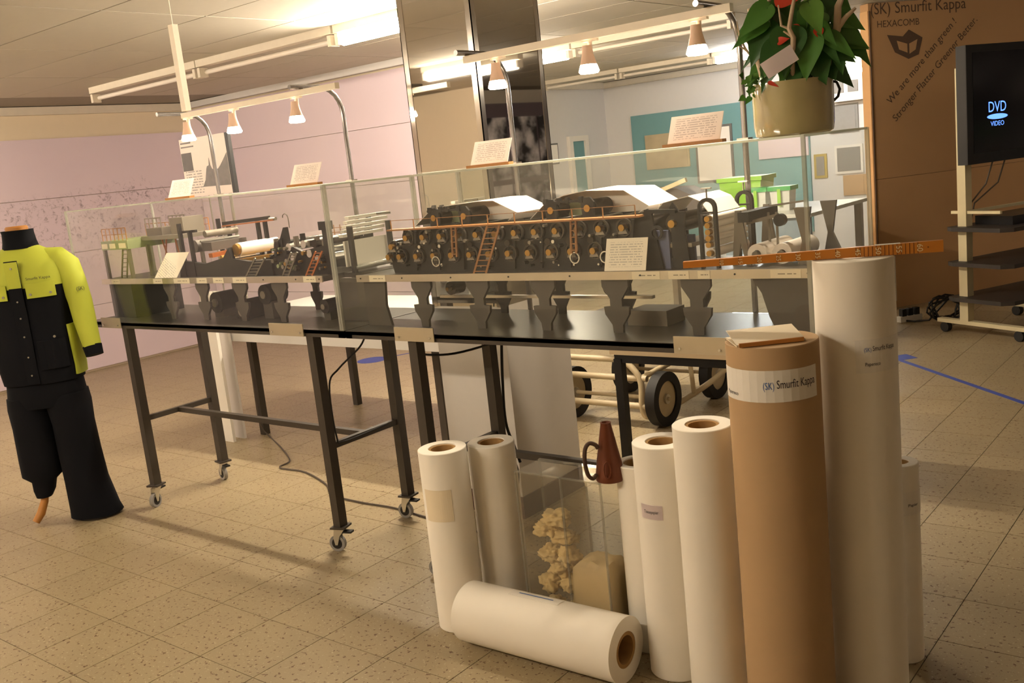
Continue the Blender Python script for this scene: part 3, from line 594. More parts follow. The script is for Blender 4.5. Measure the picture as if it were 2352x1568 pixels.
MB().box((-3.76, 2.67, 1.232), (-3.72, 2.93, 1.246)).build('save_tray', 'brass', t); MB().box((-3.90, 2.68, 1.236), (-3.84, 2.9, 1.246)).build('save_tray', 'silver', t)
ladder(t, -3.625, 1.171, 1.25, .07, .07, 2.64, 'model_grey', 6, .012)
t = thing('press_section_model', 'dark model press section with two small stairs and a gooseneck lamp', 'model', (-3.3, 2.78, 1.17))
MB().prism([(-3.5, 1.17), (-3.48, 1.30), (-3.43, 1.33), (-3.40, 1.375), (-3.385, 1.375), (-3.38, 1.30), (-3.30, 1.27), (-3.16, 1.29), (-3.13, 1.385), (-3.115, 1.385), (-3.115, 1.17)], (0, 2.665, 0), (1, 0, 0), (0, 0, 1), (0, .016, 0)).build('side_frame', 'black_metal', t)
MB().prism([(-3.5, 1.17), (-3.48, 1.30), (-3.16, 1.30), (-3.13, 1.385), (-3.115, 1.385), (-3.115, 1.17)], (0, 2.9, 0), (1, 0, 0), (0, 0, 1), (0, .016, 0)).build('side_frame', 'black_metal', t)
for x, z, m_ in ((-3.45, 1.30, 'dryer_steel'), (-3.37, 1.29, 'silver'), (-3.35, 1.24, 'silver'), (-3.27, 1.30, 'silver'), (-3.24, 1.26, 'silver'), (-3.19, 1.235, 'silver'), (-3.2, 1.30, 'dryer_steel')):
    MB().cyl((x, 2.655, z), (x, 2.92, z), .017, n=16).build('press_roll', m_, t, True)
r_ = MB()
for k in range(6): x = -3.38+k*.04; r_.box((x-.0016, 2.86, 1.30), (x+.0016, 2.863, 1.36))
r_.box((-3.38, 2.86, 1.345), (-3.18, 2.863, 1.348)).box((-3.38, 2.86, 1.325), (-3.18, 2.863, 1.328)); r_.build('railing', 'brown_wood', t)
rc = random.Random(5)
for k in range(34):
    x = rc.uniform(-3.49, -3.14); z = rc.uniform(1.185, 1.29); r_ = rc.uniform(.004, .010)
    MB().cyl((x, 2.645, z), (x, 2.668, z), r_, n=8).build('fitting', rc.choice(('model_grey', 'grey_metal', 'black_metal', 'green_grey', 'brass')), t)
for k in range(8): x = -3.47+k*.045; MB().box((x, 2.66, 1.29), (x+.012, 2.68, 1.29+rc.uniform(.02, .06))).build('lever', rc.choice(('black_metal', 'model_grey')), t)
MB().tube([(-3.40, 2.70, 1.37), (-3.40, 2.70, 1.41), (-3.405, 2.70, 1.425), (-3.42, 2.70, 1.432), (-3.435, 2.70, 1.425), (-3.437, 2.70, 1.415)], .002, 6).build('gooseneck', 'model_grey', t)
ladder(t, -3.375, 1.171, 1.27, .065, .04, 2.635, 'model_grey', 7, .012); ladder(t, -3.22, 1.171, 1.27, .07, .04, 2.635, 'copper', 7, .012)
MB().box((-3.14, 2.655, 1.17), (-3.105, 2.68, 1.388)).build('tall_column', 'black_metal', t)
MB().box((-3.155, 2.652, 1.355), (-3.10, 2.684, 1.39)).build('column_head', 'black_metal', t)
t = thing('felt_stack_model', 'stacked cream felt sheets hanging between the two cases', 'model', (-3.05, 2.8, 1.17))
for k in range(5): MB().box((-3.09+.012*k, 2.70, 1.315+k*.018), (-3.065+.012*k, 2.93, 1.327+k*.018)).build('felt_sheet', 'model_white', t)
MB().box((-3.06, 2.69, 1.195), (-3.05, 2.93, 1.30)).build('felt_panel', 'model_white', t)
for y in (2.70, 2.92): MB().box((-3.03, y-.008, 1.17), (-3.01, y+.008, 1.36)).build('post', 'black_metal', t)
MB().bar((-3.03, 2.86, 1.395), (-2.94, 2.86, 1.395), .008).build('outrigger', 'model_grey', t); MB().cyl((-3.02, 2.7, 1.19), (-3.02, 2.93, 1.19), .012, n=12).build('lower_roll', 'silver', t, True)

# ---------------------------------------------------------------- placards
def placard(x0, x1, label, z0=1.541, h=.075, y=2.53, ledge=True, lean=.035, m_='sheet_print', shift=.0):
    t = thing('placard', label, 'sign', ((x0+x1)/2, y, z0), group='white information cards')
    if ledge: MB().box((x0-.012, y-.012, z0), (x1+.012, y+.014, z0+.009)).build('ledge', 'wood_orange', t)
    zb = z0+(.009 if ledge else 0)
    ax = Vector((x1-x0, 0, 0)); ay = Vector((shift, lean, h)); n = ax.cross(ay).normalized()*-.002
    o = Vector((x0, y, zb)); MB().add([o, o+ax, o+ax+ay, o+ay, o-n, o+ax-n, o+ax+ay-n, o+ay-n], [(0,1,2,3),(7,6,5,4),(0,4,5,1),(1,5,6,2),(2,6,7,3),(3,7,4,0)]).build('card', m_, t, uvplane=(o, ax, ay))
placard(-1.43, -1.265, 'white card on a wooden ledge on the case top, left of the plant pot')
placard(-2.185, -2.025, 'white card on a wooden ledge on the case top in front of the mirrored pillar')
placard(-3.14, -2.975, 'bright white card on a wooden ledge near the joint of the two cases')
placard(-4.01, -3.84, 'white card on a wooden ledge on the case top in front of the castle poster')
placard(-1.733, -1.58, 'cream information card leaning inside the right case before the dryer cylinders', 1.174, .10, 2.601, False, .03, 'plaque_print')
placard(-4.355, -4.165, 'cream information card leaning inside the left case beside the black headbox', 1.174, .115, 2.601, False, .05, 'plaque_print', .06)

# ---------------------------------------------------------------- track lights
def track(label, x0, x1, poles, lamps, z=1.93, y=2.8):
    t = thing('track_light', label, 'spot rail', ((x0+x1)/2, 3.02, .94), group='spotlight rails above the cases')
    MB().box((x0, y-.012, z-.014), (x1, y+.012, z+.010)).build('rail', 'duct_white', t)
    for x in poles:
        pts = [(x, 3.02, .94), (x, 3.02, 1.4), (x, 3.02, 1.83)]+[(x, 3.02-.12*(1-cos(a)), 1.83+.12*sin(a)) for a in [k*pi/12 for k in range(1, 7)]]+[(x, 2.8, 1.951), (x, 2.74, 1.951)]
        MB().tube(pts, .010, 10).build('pole', 'chrome_pole', t, True)
        MB().box((x-.02, 3.0, 1.53), (x+.02, 3.034, 1.545)).build('pole_clamp', 'grey_metal', t)
    for x in lamps:
        s = MB().cyl((x, y, z-.016), (x, y, z-.06), .008, n=10).box((x-.03, y-.008, z-.022), (x+.03, y+.008, z-.014)).build('spotlight', 'duct_white', t, True)
        MB().lathe([(.014, -.035), (.016, -.033), (.019, -.06), (.028, -.094), (.026, -.094), (.016, -.06), (.012, -.036)], (x-.008, y-.006, z), 20).build('shade', 'lamp_shade', s, True)
        MB().lathe([(.001, -.075), (.020, -.085), (.0285, -.096), (.035, -.116), (.030, -.122), (.001, -.123)], (x-.008, y-.006, z), 16).build('bulb', 'bulb', s, True)
        ld = bpy.data.lights.new('spot_glow', 'SPOT'); ld.energy = SPOT_W; ld.color = SPOT_COL; ld.spot_size = RD(150); ld.spot_blend = .6; ld.shadow_soft_size = .02
        lo = bpy.data.objects.new('spot_glow', ld); COL.objects.link(lo); lo.parent = s; lo.location = Vector((x-.008, y-.006, z-.127))-ORG[s.name]
    return t
track('white spotlight rail on bent chrome poles above the left case', -4.2, -3.09, (-4.325, -3.318), (-4.165, -3.80, -3.355))
track('white spotlight rail on bent chrome poles above the right case', -2.39, -1.335, (-2.38, -1.421), (-2.238, -1.845, -1.445))
t = thing('cable_duct', 'white vertical cable duct rising from the left spotlight rail to the ceiling', 'duct', (-4.165, 2.8, 1.948))
MB().box((-4.183, 2.785, 1.948), (-4.147, 2.815, 2.345)).build('duct_body', 'duct_white', t); MB().cyl((-4.165, 2.8, 2.34), (-4.165, 2.8, CZ-.001), .002, n=6).build('suspension_wire', 'duct_white', t)

# ---------------------------------------------------------------- castle poster on a stand
t = thing('photo_poster', 'black edged poster with grey castle photograph on a thin stand', 'poster', (-5.2, 3.58, .76))
Y = 3.58; a, b_, z0, z1 = -5.46, -4.985, 1.54, 1.895
MB().box((a, Y, z0), (b_, Y+.02, z1)).build('board', 'poster_print', t, uvplane=((a, Y, z0), (b_-a, 0, 0), (0, 0, z1-z0)))
MB().box((b_, Y-.001, z0), (b_+.03, Y+.022, z1)).build('side_edge', 'black_edge', t)
MB().box((a+.005, Y-.0015, 1.70), (a+.11, Y, 1.81)).build('portrait_photo', 'photo_dark', t)
k0 = -5.275
MB().prism([(0, 1.595), (.035, 1.635), (.06, 1.70), (.07, 1.715), (.09, 1.72), (.10, 1.765), (.105, 1.72), (.115, 1.70), (.12, 1.695), (.18, 1.693), (.205, 1.71), (.235, 1.735), (.285, 1.78), (.285, 1.59)], (k0, Y, 0), (1, 0, 0), (0, 0, 1), (0, -.0015, 0)).build('castle_photo', 'photo_grey', t)
MB().box((a+.012, Y-.0012, 1.865), (a+.12, Y, 1.874)).box((a+.012, Y-.0012, 1.842), (a+.145, Y, 1.850)).build('headline', 'photo_grey', t)
for x in (-5.28, -5.06): MB().cyl((x, Y+.032, .79), (x, Y+.032, z0+.06), .010 if x > -5.1 else .005, n=10).build('pole', 'grey_metal', t, True)
MB().box((-5.36, Y, .76), (-4.98, Y+.16, .79)).build('foot_plate', 'support_grey', t)

# ---------------------------------------------------------------- pale table behind, with white boards
t = thing('side_table', 'pale table with black square legs behind the left display table', 'table', (-4.45, 4.0, 0))
MB().box((-5.48, 3.56, .63), (-3.42, 4.5, .76)).build('table_top', 'wall_white', t)
for x, y in ((-5.15, 3.66), (-3.54, 3.66), (-5.1, 4.42), (-3.54, 4.42)): MB().box((x-.022, y-.022, 0), (x+.022, y+.022, .63)).build('leg', 'steel_dark', t)
t = thing('white_trestle', 'pair of white upright boards standing at the pale table end', 'stand', (-5.29, 3.52, 0))
MB().box((-5.31, 3.45, 0), (-5.20, 3.47, .95)).build('upright_board', 'white_paint', t); MB().box((-5.31, 3.535, 0), (-5.20, 3.552, .95)).build('upright_board', 'white_panel', t); MB().box((-5.31, 3.47, .9), (-5.295, 3.535, .95)).build('cross_piece', 'white_paint', t)

# ---------------------------------------------------------------- paper rolls
def roll(x, y, r, h, label, m_='paper', ci=.038, co=.047, name='paper_roll', solid=False):
    t = thing(name, label, 'paper roll', (x, y, 0), group='paper rolls standing on the floor')
    mb = MB().lathe([(co, 0), (r-.003, 0), (r, .003), (r, h-.002), (r-.002, h), (co, h)], (x, y, 0), 64); n = 64
    mb.f += [(5*n+i, 5*n+(i+1) % n, (i+1) % n, i) for i in range(n)]
    mb.build('paper_wound', m_, t, True)
    if not solid: MB().ring((x, y, .002), (x, y, h-.004), co-.0003, ci, n=40).build('core', 'core', t, True)
    else: MB().cyl((x, y, h-.012), (x, y, h-.003), co-.0003, n=40).build('end_plug', m_, t)
    t2 = Vector((-x, -y, 0)).normalized(); rr = Vector((-t2.y, t2.x, 0))    # towards viewer, viewer's right
    def P(phi, z, rad): return Vector((x, y, z))+(t2*cos(phi)+rr*sin(phi))*rad
    def lab(a0, a1, z0, z1, mm='label_white', name='paper_label'):
        mb = MB(); n = 14
        for k in range(n+1):
            ph = RD(a0+(a1-a0)*k/n); mb.v += [P(ph, z0, r+.0004), P(ph, z1, r+.0004), P(ph, z1, r+.0014), P(ph, z0, r+.0014)]
        for k in range(n):
            q = k*4; mb.f += [(q+i, q+(i+1) % 4, q+4+(i+1) % 4, q+4+i) for i in range(4)]
        mb.f += [(0,1,2,3), tuple(range(4*n, 4*n+4))]
        return mb.build(name, mm, t)
    def txt(par, body, size, a0, a1, zc, mm='ink', name='lettering'):
        vs, fs = text_mesh(body, size); mb = MB(); xs = [q.x for q in vs]; sx = RD(a1-a0)*r/(max(xs)-min(xs)); ac = (a0+a1)/2; mb.add([P(RD(ac)+q.x*sx/r, zc+q.y, r+.0019) for q in vs], fs); return mb.build(name, mm, par)
    return t, lab, txt
t, lab, txt = roll(-2.226, 2.268, .0825, .634, 'white paper roll with blank label, leftmost of the standing rolls'); lab(-62, 8, .40, .51, 'label_cream')
roll(-2.152, 2.434, .082, .614, 'white paper roll without label, second from the left beside the clear tub')
roll(-1.565, 2.44, .07, .606, 'short white paper roll half hidden between clear tub and labelled roll')
t, lab, txt = roll(-1.42, 2.345, .085, .716, 'white paper roll with small lilac label reading in bold print'); l = lab(-55, -8, .505, .548, 'label_pinkish'); txt(l, 'Tissuepapier', .014, -47, -16, .527)
roll(-1.255, 2.292, .082, .796, 'white paper roll without label standing left of the brown kraft roll')
t, lab, txt = roll(-1.035, 2.281, .1155, 1.041, 'thick brown kraft roll with white lettered band', 'kraft', ci=.02, co=.03, solid=True, name='kraft_roll')
l = lab(-80, 60, .905, .985); txt(l, 'Smurfit Kappa', .03, 3, 55, .949); txt(l, '(SK)', .026, -13, 0, .946, 'ink_blue'); txt(l, 'Papereco', .014, -72, -48, .922)
MB().prism([(.0, -.112), (.012, -.125), (-.012, -.125)], (-1.035, 2.281, 0), (1, 0, 0), (0, 1, 0), (0, 0, .001)) if 0 else None
t, lab, txt = roll(-.892, 2.481, .1005, 1.218, 'tall white paper roll carrying the wooden ruler, rightmost of the big rolls', ci=.02, co=.03, solid=True, name='tall_paper_roll')
l = lab(-2, 76, .935, 1.02, 'label_white'); txt(l, 'Smurfit Kappa', .018, 22, 60, .996); txt(l, '(SK)', .015, 10, 20, .994, 'ink_blue'); txt(l, 'Papereco', .013, 11, 33, .957)
l = lab(84, 118, 1.10, 1.212, 'label_white', 'paper_flap')
t, lab, txt = roll(-.872, 2.715, .055, .60, 'small grey white paper roll partly hidden behind the tall roll', ci=.026, co=.03); l = lab(10, 85, .455, .525, 'label_white'); txt(l, 'Papier', .012, 25, 58, .485)
# lying roll
A, B = Vector((-2.115, 2.195, .1)), Vector((-1.515, 2.21, .1))
t = thing('lying_paper_roll', 'white paper roll lying on the floor in front of the clear tub', 'paper roll', (-1.815, 2.2, 0), group='paper rolls standing on the floor')
MB().ring(A, B, .0995, .055, n=64).build('paper_wound', 'paper', t, True); MB().ring(A+(B-A)*.002, B-(B-A)*.002, .0547, .043, n=40).build('core', 'core', t, True)
d = (B-A).normalized(); s_ = Vector((d.y, -d.x, 0))
def LP(u, ph, rad): return A+(B-A)*u+(s_*sin(ph)+Vector((0, 0, 1))*cos(ph))*rad
mb = MB(); n = 6
for k in range(n+1):
    ph = RD(-14+20*k/n); mb.v += [LP(.30, ph, .1), LP(.62, ph, .1), LP(.62, ph, .1012), LP(.30, ph, .1012)]
for k in range(n): q = k*4; mb.f += [(q+i, q+(i+1) % 4, q+4+(i+1) % 4, q+4+i) for i in range(4)]
mb.f += [(0,1,2,3), tuple(range(4*n, 4*n+4))]; l = mb.build('paper_label', 'label_white', t)
MB().add([LP(.35, RD(-4), .1017), LP(.57, RD(-4), .1017), LP(.57, RD(-7), .1017), LP(.35, RD(-7), .1017)], [(0,1,2,3)]).build('print_line', 'ink_blue', l)
# folded letter on the kraft roll
t = thing('folded_letter', 'cream folded letter lying on top of the brown kraft roll', 'letter', (-1.035, 2.281, 1.042))
c0 = Vector((-1.045, 2.262, 1.042)); e1 = rt.normalized(); e2 = Vector((-e1.y, e1.x, 0))
MB().obox(c0+Vector((0, 0, .003)), e1*.085, e2*.06, (0, 0, .002)).build('lower_leaf', 'label_cream', t)
q = c0+Vector((0, 0, .0055)); MB().add([q-e1*.085-e2*.06, q+e1*.085-e2*.06, q+e1*.085+e2*.05+Vector((0, 0, .018)), q-e1*.085+e2*.05+Vector((0, 0, .018)), q-e1*.085-e2*.06+Vector((0,0,.001)), q+e1*.085-e2*.06+Vector((0,0,.001)), q+e1*.085+e2*.05+Vector((0,0,.019)), q-e1*.085+e2*.05+Vector((0,0,.019))], [(0,3,2,1),(4,5,6,7),(0,1,5,4),(1,2,6,5),(2,3,7,6),(3,0,4,7)]).build('upper_leaf', 'label_cream', t)
MB().obox(c0-e2*.064+Vector((0, 0, .006)), e1*.08, e2*.003, (0, 0, .005)).build('folded_edge', 'wood_orange', t)
# wooden ruler
P0, P1 = Vector((-1.290, 2.318, 1.231)), Vector((-.69, 2.548, 1.235)); d = (P1-P0); e1 = d.normalized(); e2 = Vector((-e1.y, e1.x, 0)); Z = Vector((0, 0, 1))
t = thing('wooden_ruler', 'tapered orange wooden gauge stick with numbers balanced on the tall roll', 'ruler', tuple((P0+P1)/2-Z*.012))
vs = []
for q, hh in ((P0, .0085), (P1, .0145)): vs += [q-e2*.009-Z*hh, q+e2*.009-Z*hh, q+e2*.009+Z*hh, q-e2*.009+Z*hh]
dz = 1.2185-min(vs[0].z, vs[4].z); vs = [q+Z*dz for q in vs]; P0 = P0+Z*dz; P1 = P1+Z*dz
MB().add(vs, [(0,1,2,3),(7,6,5,4),(0,4,5,1),(1,5,6,2),(2,6,7,3),(3,7,4,0)]).build('stick', 'ruler_wood', t)
L = d.length; per = L/66.
for k in range(10, 61):
    if k % 5 and k < 45: continue
    u = k*per/L; hh = .0085+(.0145-.0085)*u; c = P0+d*u-e2*.0094
    MB().obox(c, e1*.0007, e2*.0004, Z*hh*.98).build('graduation', 'ruler_line', t)
    if k % 5 == 0: text_flat('numeral', str(k), .014+.006*u, c+e1*.004-e2*.0006, -Z, e1, 'ruler_num', t)
u = .80; c = P0+d*u+Z*.0138; MB().obox(c, e1*.03, e2*.0085, Z*.0006).build('scale_strip', 'label_white', t)
MB().cyl(P1-e1*.035-e2*.0098, P1-e1*.035-e2*.009, .0018, n=8).build('hole', 'ruler_line', t)

# ---------------------------------------------------------------- clear tub with pulp, horn
x0, x1, y0, y1, h, w = -1.975, -1.642, 2.335, 2.47, .555, .004
xm = -1.795
t = thing('acrylic_tub', 'tall clear acrylic tub with two compartments behind the lying roll', 'tub', ((x0+x1)/2, (y0+y1)/2, 0))
for a, b_, n_ in (((x0, y0, .004), (x1, y0+w, h), 'front_pane'), ((x0, y1-w, .004), (x1, y1, h), 'back_pane'), ((x0, y0+w, .004), (x0+w, y1-w, h), 'side_pane'), ((x1-w, y0+w, .004), (x1, y1-w, h), 'side_pane'), ((xm, y0+w, .004), (xm+w, y1-w, h), 'divider'), ((x0, y0, 0), (x1, y1, .004), 'bottom'), ((x0, y0, h), (x1, y1, h+w), 'lid')):
    MB().box(a, b_).build(n_, 'acrylic_tub', t)
for x in (x0, xm+.002, x1):
    for y in (y0, y1): MB().box((x-.003, y-.003, 0), (x+.003, y+.003, h+w)).build('edge_strip', 'tub_edge', t)
for y in (y0, y1): MB().box((x0, y-.003, h+.001), (x1, y+.003, h+w+.002)).build('edge_strip', 'tub_edge', t)
def lump(name, c, r, m_, label, cat, group, seed, sq=(1, 1, 1), nz=.45):
    import bmesh
    bm = bmesh.new(); bmesh.ops.create_icosphere(bm, subdivisions=4, radius=1)
    for q in bm.verts:
        p = q.co.copy(); f = 1+nz*noise.noise(p*1.4+Vector((seed*3.1, 0, 0)))+.34*noise.noise(p*3.6+Vector((0, seed, 0)))+.2*noise.noise(p*8)
        q.co = Vector((p.x*sq[0], p.y*sq[1], p.z*sq[2]))*f*r
    me = bpy.data.meshes.new(name); bm.to_mesh(me); bm.free(); me.materials.append(M[m_])
    for q in me.polygons: q.use_smooth = True
    o = bpy.data.objects.new(name, me); COL.objects.link(o); o.location = c; return tag(o, label, cat, group)
words = ('topmost', 'second from the top', 'third from the top', 'upper right', 'middle left', 'middle right', 'lower left', 'lower right', 'bottom left', 'bottom right')
pos = [(-1.865, .395), (-1.915, .345), (-1.85, .325), (-1.83, .27), (-1.91, .26), (-1.875, .215), (-1.915, .16), (-1.835, .165), (-1.915, .07), (-1.84, .07)]
for k, (x, z) in enumerate(pos):
    lump('pulp_chunk', (x, 2.40+.008*(k % 3-1), z), .036 if k else .04, 'pulp', words[k]+' of the crumpled cream pulp chunks in the clear tub', 'pulp chunk', 'pulp chunks in the clear tub', k+1, (1.25 if k < 3 else 1.05, 1.0, .62 if k < 3 else .8))
mb = MB(); n = 10; rings = []
for z, g in ((.006, 0), (.10, 0), (.20, 0), (.25, .004), (.275, .02), (.285, .045)):
    a, b_, c, e = xm+.006+g*1.2, x1-.006-g*.6, y0+.006+g, y1-.006-g; pts = []
    for (sx, sy, ex, ey) in ((a, c, b_, c), (b_, c, b_, e), (b_, e, a, e), (a, e, a, c)):
        for k in range(n): f = k/n; zz = z+(.012*noise.noise(Vector((sx+(ex-sx)*f, sy+(ey-sy)*f, z))*30) if g else 0); pts.append((sx+(ex-sx)*f, sy+(ey-sy)*f, zz))
    rings.append(pts)
mb.loft(rings); o = solo(mb, 'pulp_powder', 'powder', 'mound of pale pulp fluff in the right compartment of the tub', 'pulp', ((xm+x1)/2, 2.40, .006), smooth=True); o['kind'] = 'stuff'
solo(MB().add([(-1.70, 2.36, h+.0065), (-1.64, 2.36, h+.0065), (-1.64, 2.42, h+.0075), (-1.70, 2.42, h+.0075), (-1.70, 2.36, h+.0075), (-1.64, 2.36, h+.0075), (-1.64, 2.42, h+.0085), (-1.70, 2.42, h+.0085)], [(0,3,2,1),(4,5,6,7),(0,1,5,4),(1,2,6,5),(2,3,7,6),(3,0,4,7)]), 'tub_note', 'label_white', 'small white note lying on the clear tub beside the copper horn', 'note', (-1.67, 2.39, h+.0065))
hx, hy, hz = -1.628, 2.375, h+.0065
t = thing('copper_horn', 'brown copper megaphone horn with strap handle on the clear tub', 'horn', (hx, hy, hz))
MB().lathe([(.0, .0), (.043, 0), (.046, .006), (.044, .02), (.038, .06), (.016, .178), (.017, .182), (.012, .182), (.010, .175), (.001, .172)], (hx, hy, hz), 32).build('cone', 'copper_horn', t, True)
e1 = -rt; hp = []
for zz, o_ in ((.028, .040), (.016, .052), (.03, .066), (.07, .072), (.11, .068), (.128, .054), (.122, .036), (.11, .028)): hp.append(Vector((hx, hy, hz+zz))+e1*o_+Vector((.012, -.02, 0)))
MB().tube(curve_(hp), .0065, 8).build('strap_handle', 'leather', t, True)
cc = Vector((hx, hy, hz))+Vector((-fw.x, -fw.y, 0)).normalized()*.046; lp = [cc+(-rt)*(.012+.010*cos(a))+Vector((0, 0, .045+.026*sin(a))) for a in [k*pi/8 for k in range(17)]]
MB().tube(lp, .0022, 6).build('ring_lug', 'copper_horn', t, True)

# ---------------------------------------------------------------- mannequin
t = thing('mannequin', 'headless mannequin in yellow and navy work jacket and dark trousers', 'mannequin', (-4.852, 2.21, 0), RD(44))
def ell(z, cx, cy, rx, ry, n=28, p=2.4):
    q = []
    for i in range(n):
        a = 2*pi*i/n; c, s_ = cos(a), sin(a); q.append(Vector((cx+rx*abs(c)**(2/p)*(1 if c > 0 else -1), cy+ry*abs(s_)**(2/p)*(1 if s_ > 0 else -1), z)))
    return q
def wr(rings, amp, f=7, sd=0):
    for r_ in rings:
        for q in r_: w_ = noise.noise(Vector((q.x*f, q.y*f, q.z*f*.7+sd)))*amp; q.x += w_; q.y += w_*.6
    return rings
# torso shells: (z, rx, ry)
TS = [(.73, .185, .135), (.80, .19, .14), (.90, .185, .135), (1.0, .182, .13), (1.08, .185, .13), (1.16, .195, .132), (1.215, .20, .13)]
MB().loft(wr([ell(z, 0, 0, rx, ry) for z, rx, ry in TS], .008, 8), False).build('jacket_body', 'navy', t, True)
yk = MB().loft(wr([ell(z, 0, cy, rx, ry) for z, rx, ry, cy in ((1.20, .2025, .1325, 0), (1.24, .204, .13, 0), (1.28, .203, .122, .004), (1.315, .192, .11, .008), (1.345, .165, .092, .012), (1.37, .125, .078, .016), (1.39, .088, .07, .02), (1.40, .07, .065, .02))], .005, 8), False).build('jacket_yoke', 'hivis', t, True)
MB().loft([ell(z, 0, cy, r_, r_*.95) for z, r_, cy in ((1.385, .082, .02), (1.42, .074, .018), (1.46, .070, .016), (1.475, .072, .012), (1.472, .062, .012), (1.43, .058, .018))], False).build('collar', 'navy', t, True)
MB().lathe([(.0, 1.494), (.046, 1.494), (.052, 1.488), (.052, 1.474), (.046, 1.468), (.0, 1.468)], (0, .01, 0), 28).build('neck_cap', 'wood_orange', t, True)
MB().cyl((0, .012, 1.38), (0, .012, 1.47), .045, n=20).build('neck', 'mannequin_cloth', t, True)
MB().box((-.02, -.137, 1.19), (.055, -.128, 1.32)) if 0 else None
def sleeve(sg):
    pts = [(sg*.11, .012, 1.335, .045), (sg*.16, .012, 1.325, .058), (sg*.20, .01, 1.28, .066), (sg*.222, .005, 1.20, .064), (sg*.238, -.005, 1.10, .058), (sg*.25, -.02, 1.0, .054), (sg*.262, -.035, .92, .048), (sg*.27, -.045, .875, .044)]
    rings = []
    for k, (x, y, z, r_) in enumerate(pts):
        a = Vector(pts[max(k-1, 0)][:3]); b_ = Vector(pts[min(k+1, len(pts)-1)][:3]); dd = (b_-a).normalized(); u_ = Vector((0, 1, 0)); u_ = (u_-dd*u_.dot(dd)).normalized(); v_ = dd.cross(u_)
        rings.append([Vector((x, y, z))+(u_*cos(2*pi*i/20)*1.1+v_*sin(2*pi*i/20)*.95)*r_ for i in range(20)])
    s_ = MB().loft(wr(rings, .006, 10, sg)).build('sleeve', 'hivis', t, True)
    e = Vector(pts[-1][:3]); dd = (e-Vector(pts[-2][:3])).normalized()
    MB().cyl(e-dd*.004, e+dd*.045, .046, .042, n=20).build('cuff', 'navy', s_, True)
    return s_
sl = sleeve(1); sleeve(-1)
def fy(x, rx=.2, ry=.134): return -ry*max(0, 1-abs(x/rx)**2.4)**(1/2.4)
for x0_, x1_ in ((.045, .165), (-.165, -.045)):
    mb = MB(); n = 8; zs = (1.15, 1.158, 1.222)
    for z in zs:
        for k in range(n+1): x = x0_+(x1_-x0_)*k/n; mb.v.append(Vector((x, fy(x)-.007, z)))
    mb.f = [(r_*(n+1)+k, r_*(n+1)+k+1, (r_+1)*(n+1)+k+1, (r_+1)*(n+1)+k) for r_ in range(2) for k in range(n)]
    nn = len(mb.v); mb.v += [q+Vector((0, .006, 0)) for q in mb.v]; mb.f += [tuple(i+nn for i in f)[::-1] for f in mb.f]
    w_ = n+1; edge = list(range(w_))+[2*w_-1, 3*w_-1]+list(range(3*w_-2, 2*w_-1, -1))+[w_]
    mb.f += [(edge[i], edge[(i+1) % len(edge)], edge[(i+1) % len(edge)]+nn, edge[i]+nn) for i in range(len(edge))]
    pf = mb.build('pocket_flap', 'hivis', t, True)
    for x in (x0_+.018, x1_-.018): MB().cyl((x, fy(x)-.011, 1.168), (x, fy(x)-.006, 1.168), .006, n=10).build('snap', 'snap', pf)
mb = MB(); mb.sheet([(x, fy(x)-.006, .735) for x in (-.03, -.01, .01, .03)], (0, 0, .60), .006); pk = mb.build('placket', 'navy', t)
MB().sheet([(x, fy(x)-.0105, 1.205) for x in (-.03, -.01, .01, .03)], (0, 0, .125), .004).build('placket_top', 'hivis', t)
for z in (.78, .87, .97, 1.06, 1.14): MB().cyl((0, fy(0)-.013, z), (0, fy(0)-.008, z), .0042, n=10).build('snap', 'snap', pk)
MB().cyl((.0, fy(0)-.016, 1.30), (0, fy(0)-.010, 1.30), .005, n=10).build('snap', 'snap', pk)
mb = MB(); na = 8; rows_ = [(.75, .187, .137), (.80, .190, .140), (.90, .185, .135), (1.0, .182, .13)]
for off_ in (.016, .004):
    for z, rx, ry in rows_:
        for k in range(na+1):
            a_ = RD(-24+36*k/na); c_, s_ = cos(a_), sin(a_); mb.v.append(Vector(((rx+off_)*abs(c_)**(2/2.4), (ry+off_)*abs(s_)**(2/2.4)*(1 if s_ > 0 else -1), z)))
w_ = na+1; nr = len(rows_)*w_
mb.f = [(r_*w_+k, r_*w_+k+1, (r_+1)*w_+k+1, (r_+1)*w_+k) for r_ in range(len(rows_)-1) for k in range(na)]; mb.f += [tuple(i+nr for i in f)[::-1] for f in mb.f]
edge = list(range(w_))+[r_*w_+na for r_ in range(1, len(rows_))]+[(len(rows_)-1)*w_+k for k in range(na-1, -1, -1)]+[r_*w_ for r_ in range(len(rows_)-2, 0, -1)]
mb.f += [(edge[i], edge[(i+1) % len(edge)], edge[(i+1) % len(edge)]+nr, edge[i]+nr) for i in range(len(edge))]; mb.build('side_panel', 'hivis', t, True)
MB().sheet([(x, fy(x, .19, .14)-.006, .80) for x in (.05, .08, .11, .14, .165)], (0, 0, .14), .008).build('lower_pocket', 'navy', t)
MB().cyl((.13, fy(.13)-.014, .955), (.13, fy(.13)-.007, .955), .006, n=10).build('snap', 'snap', t)
vs, fs = text_mesh('Smurfit Kappa', .018); MB().add([Vector((.105+q.x, fy(.105+q.x, .204, .131)-.009, 1.243+q.y)) for q in vs], fs).build('lettering', 'ink', t)
vs, fs = text_mesh('(SK)', .026); MB().add([Vector((.2335+.062*cos(-.95+q.x*14), .0+.068*sin(-.95+q.x*14)-.004, 1.165+q.y)) for q in vs], fs).build('sleeve_logo', 'ink', sl)
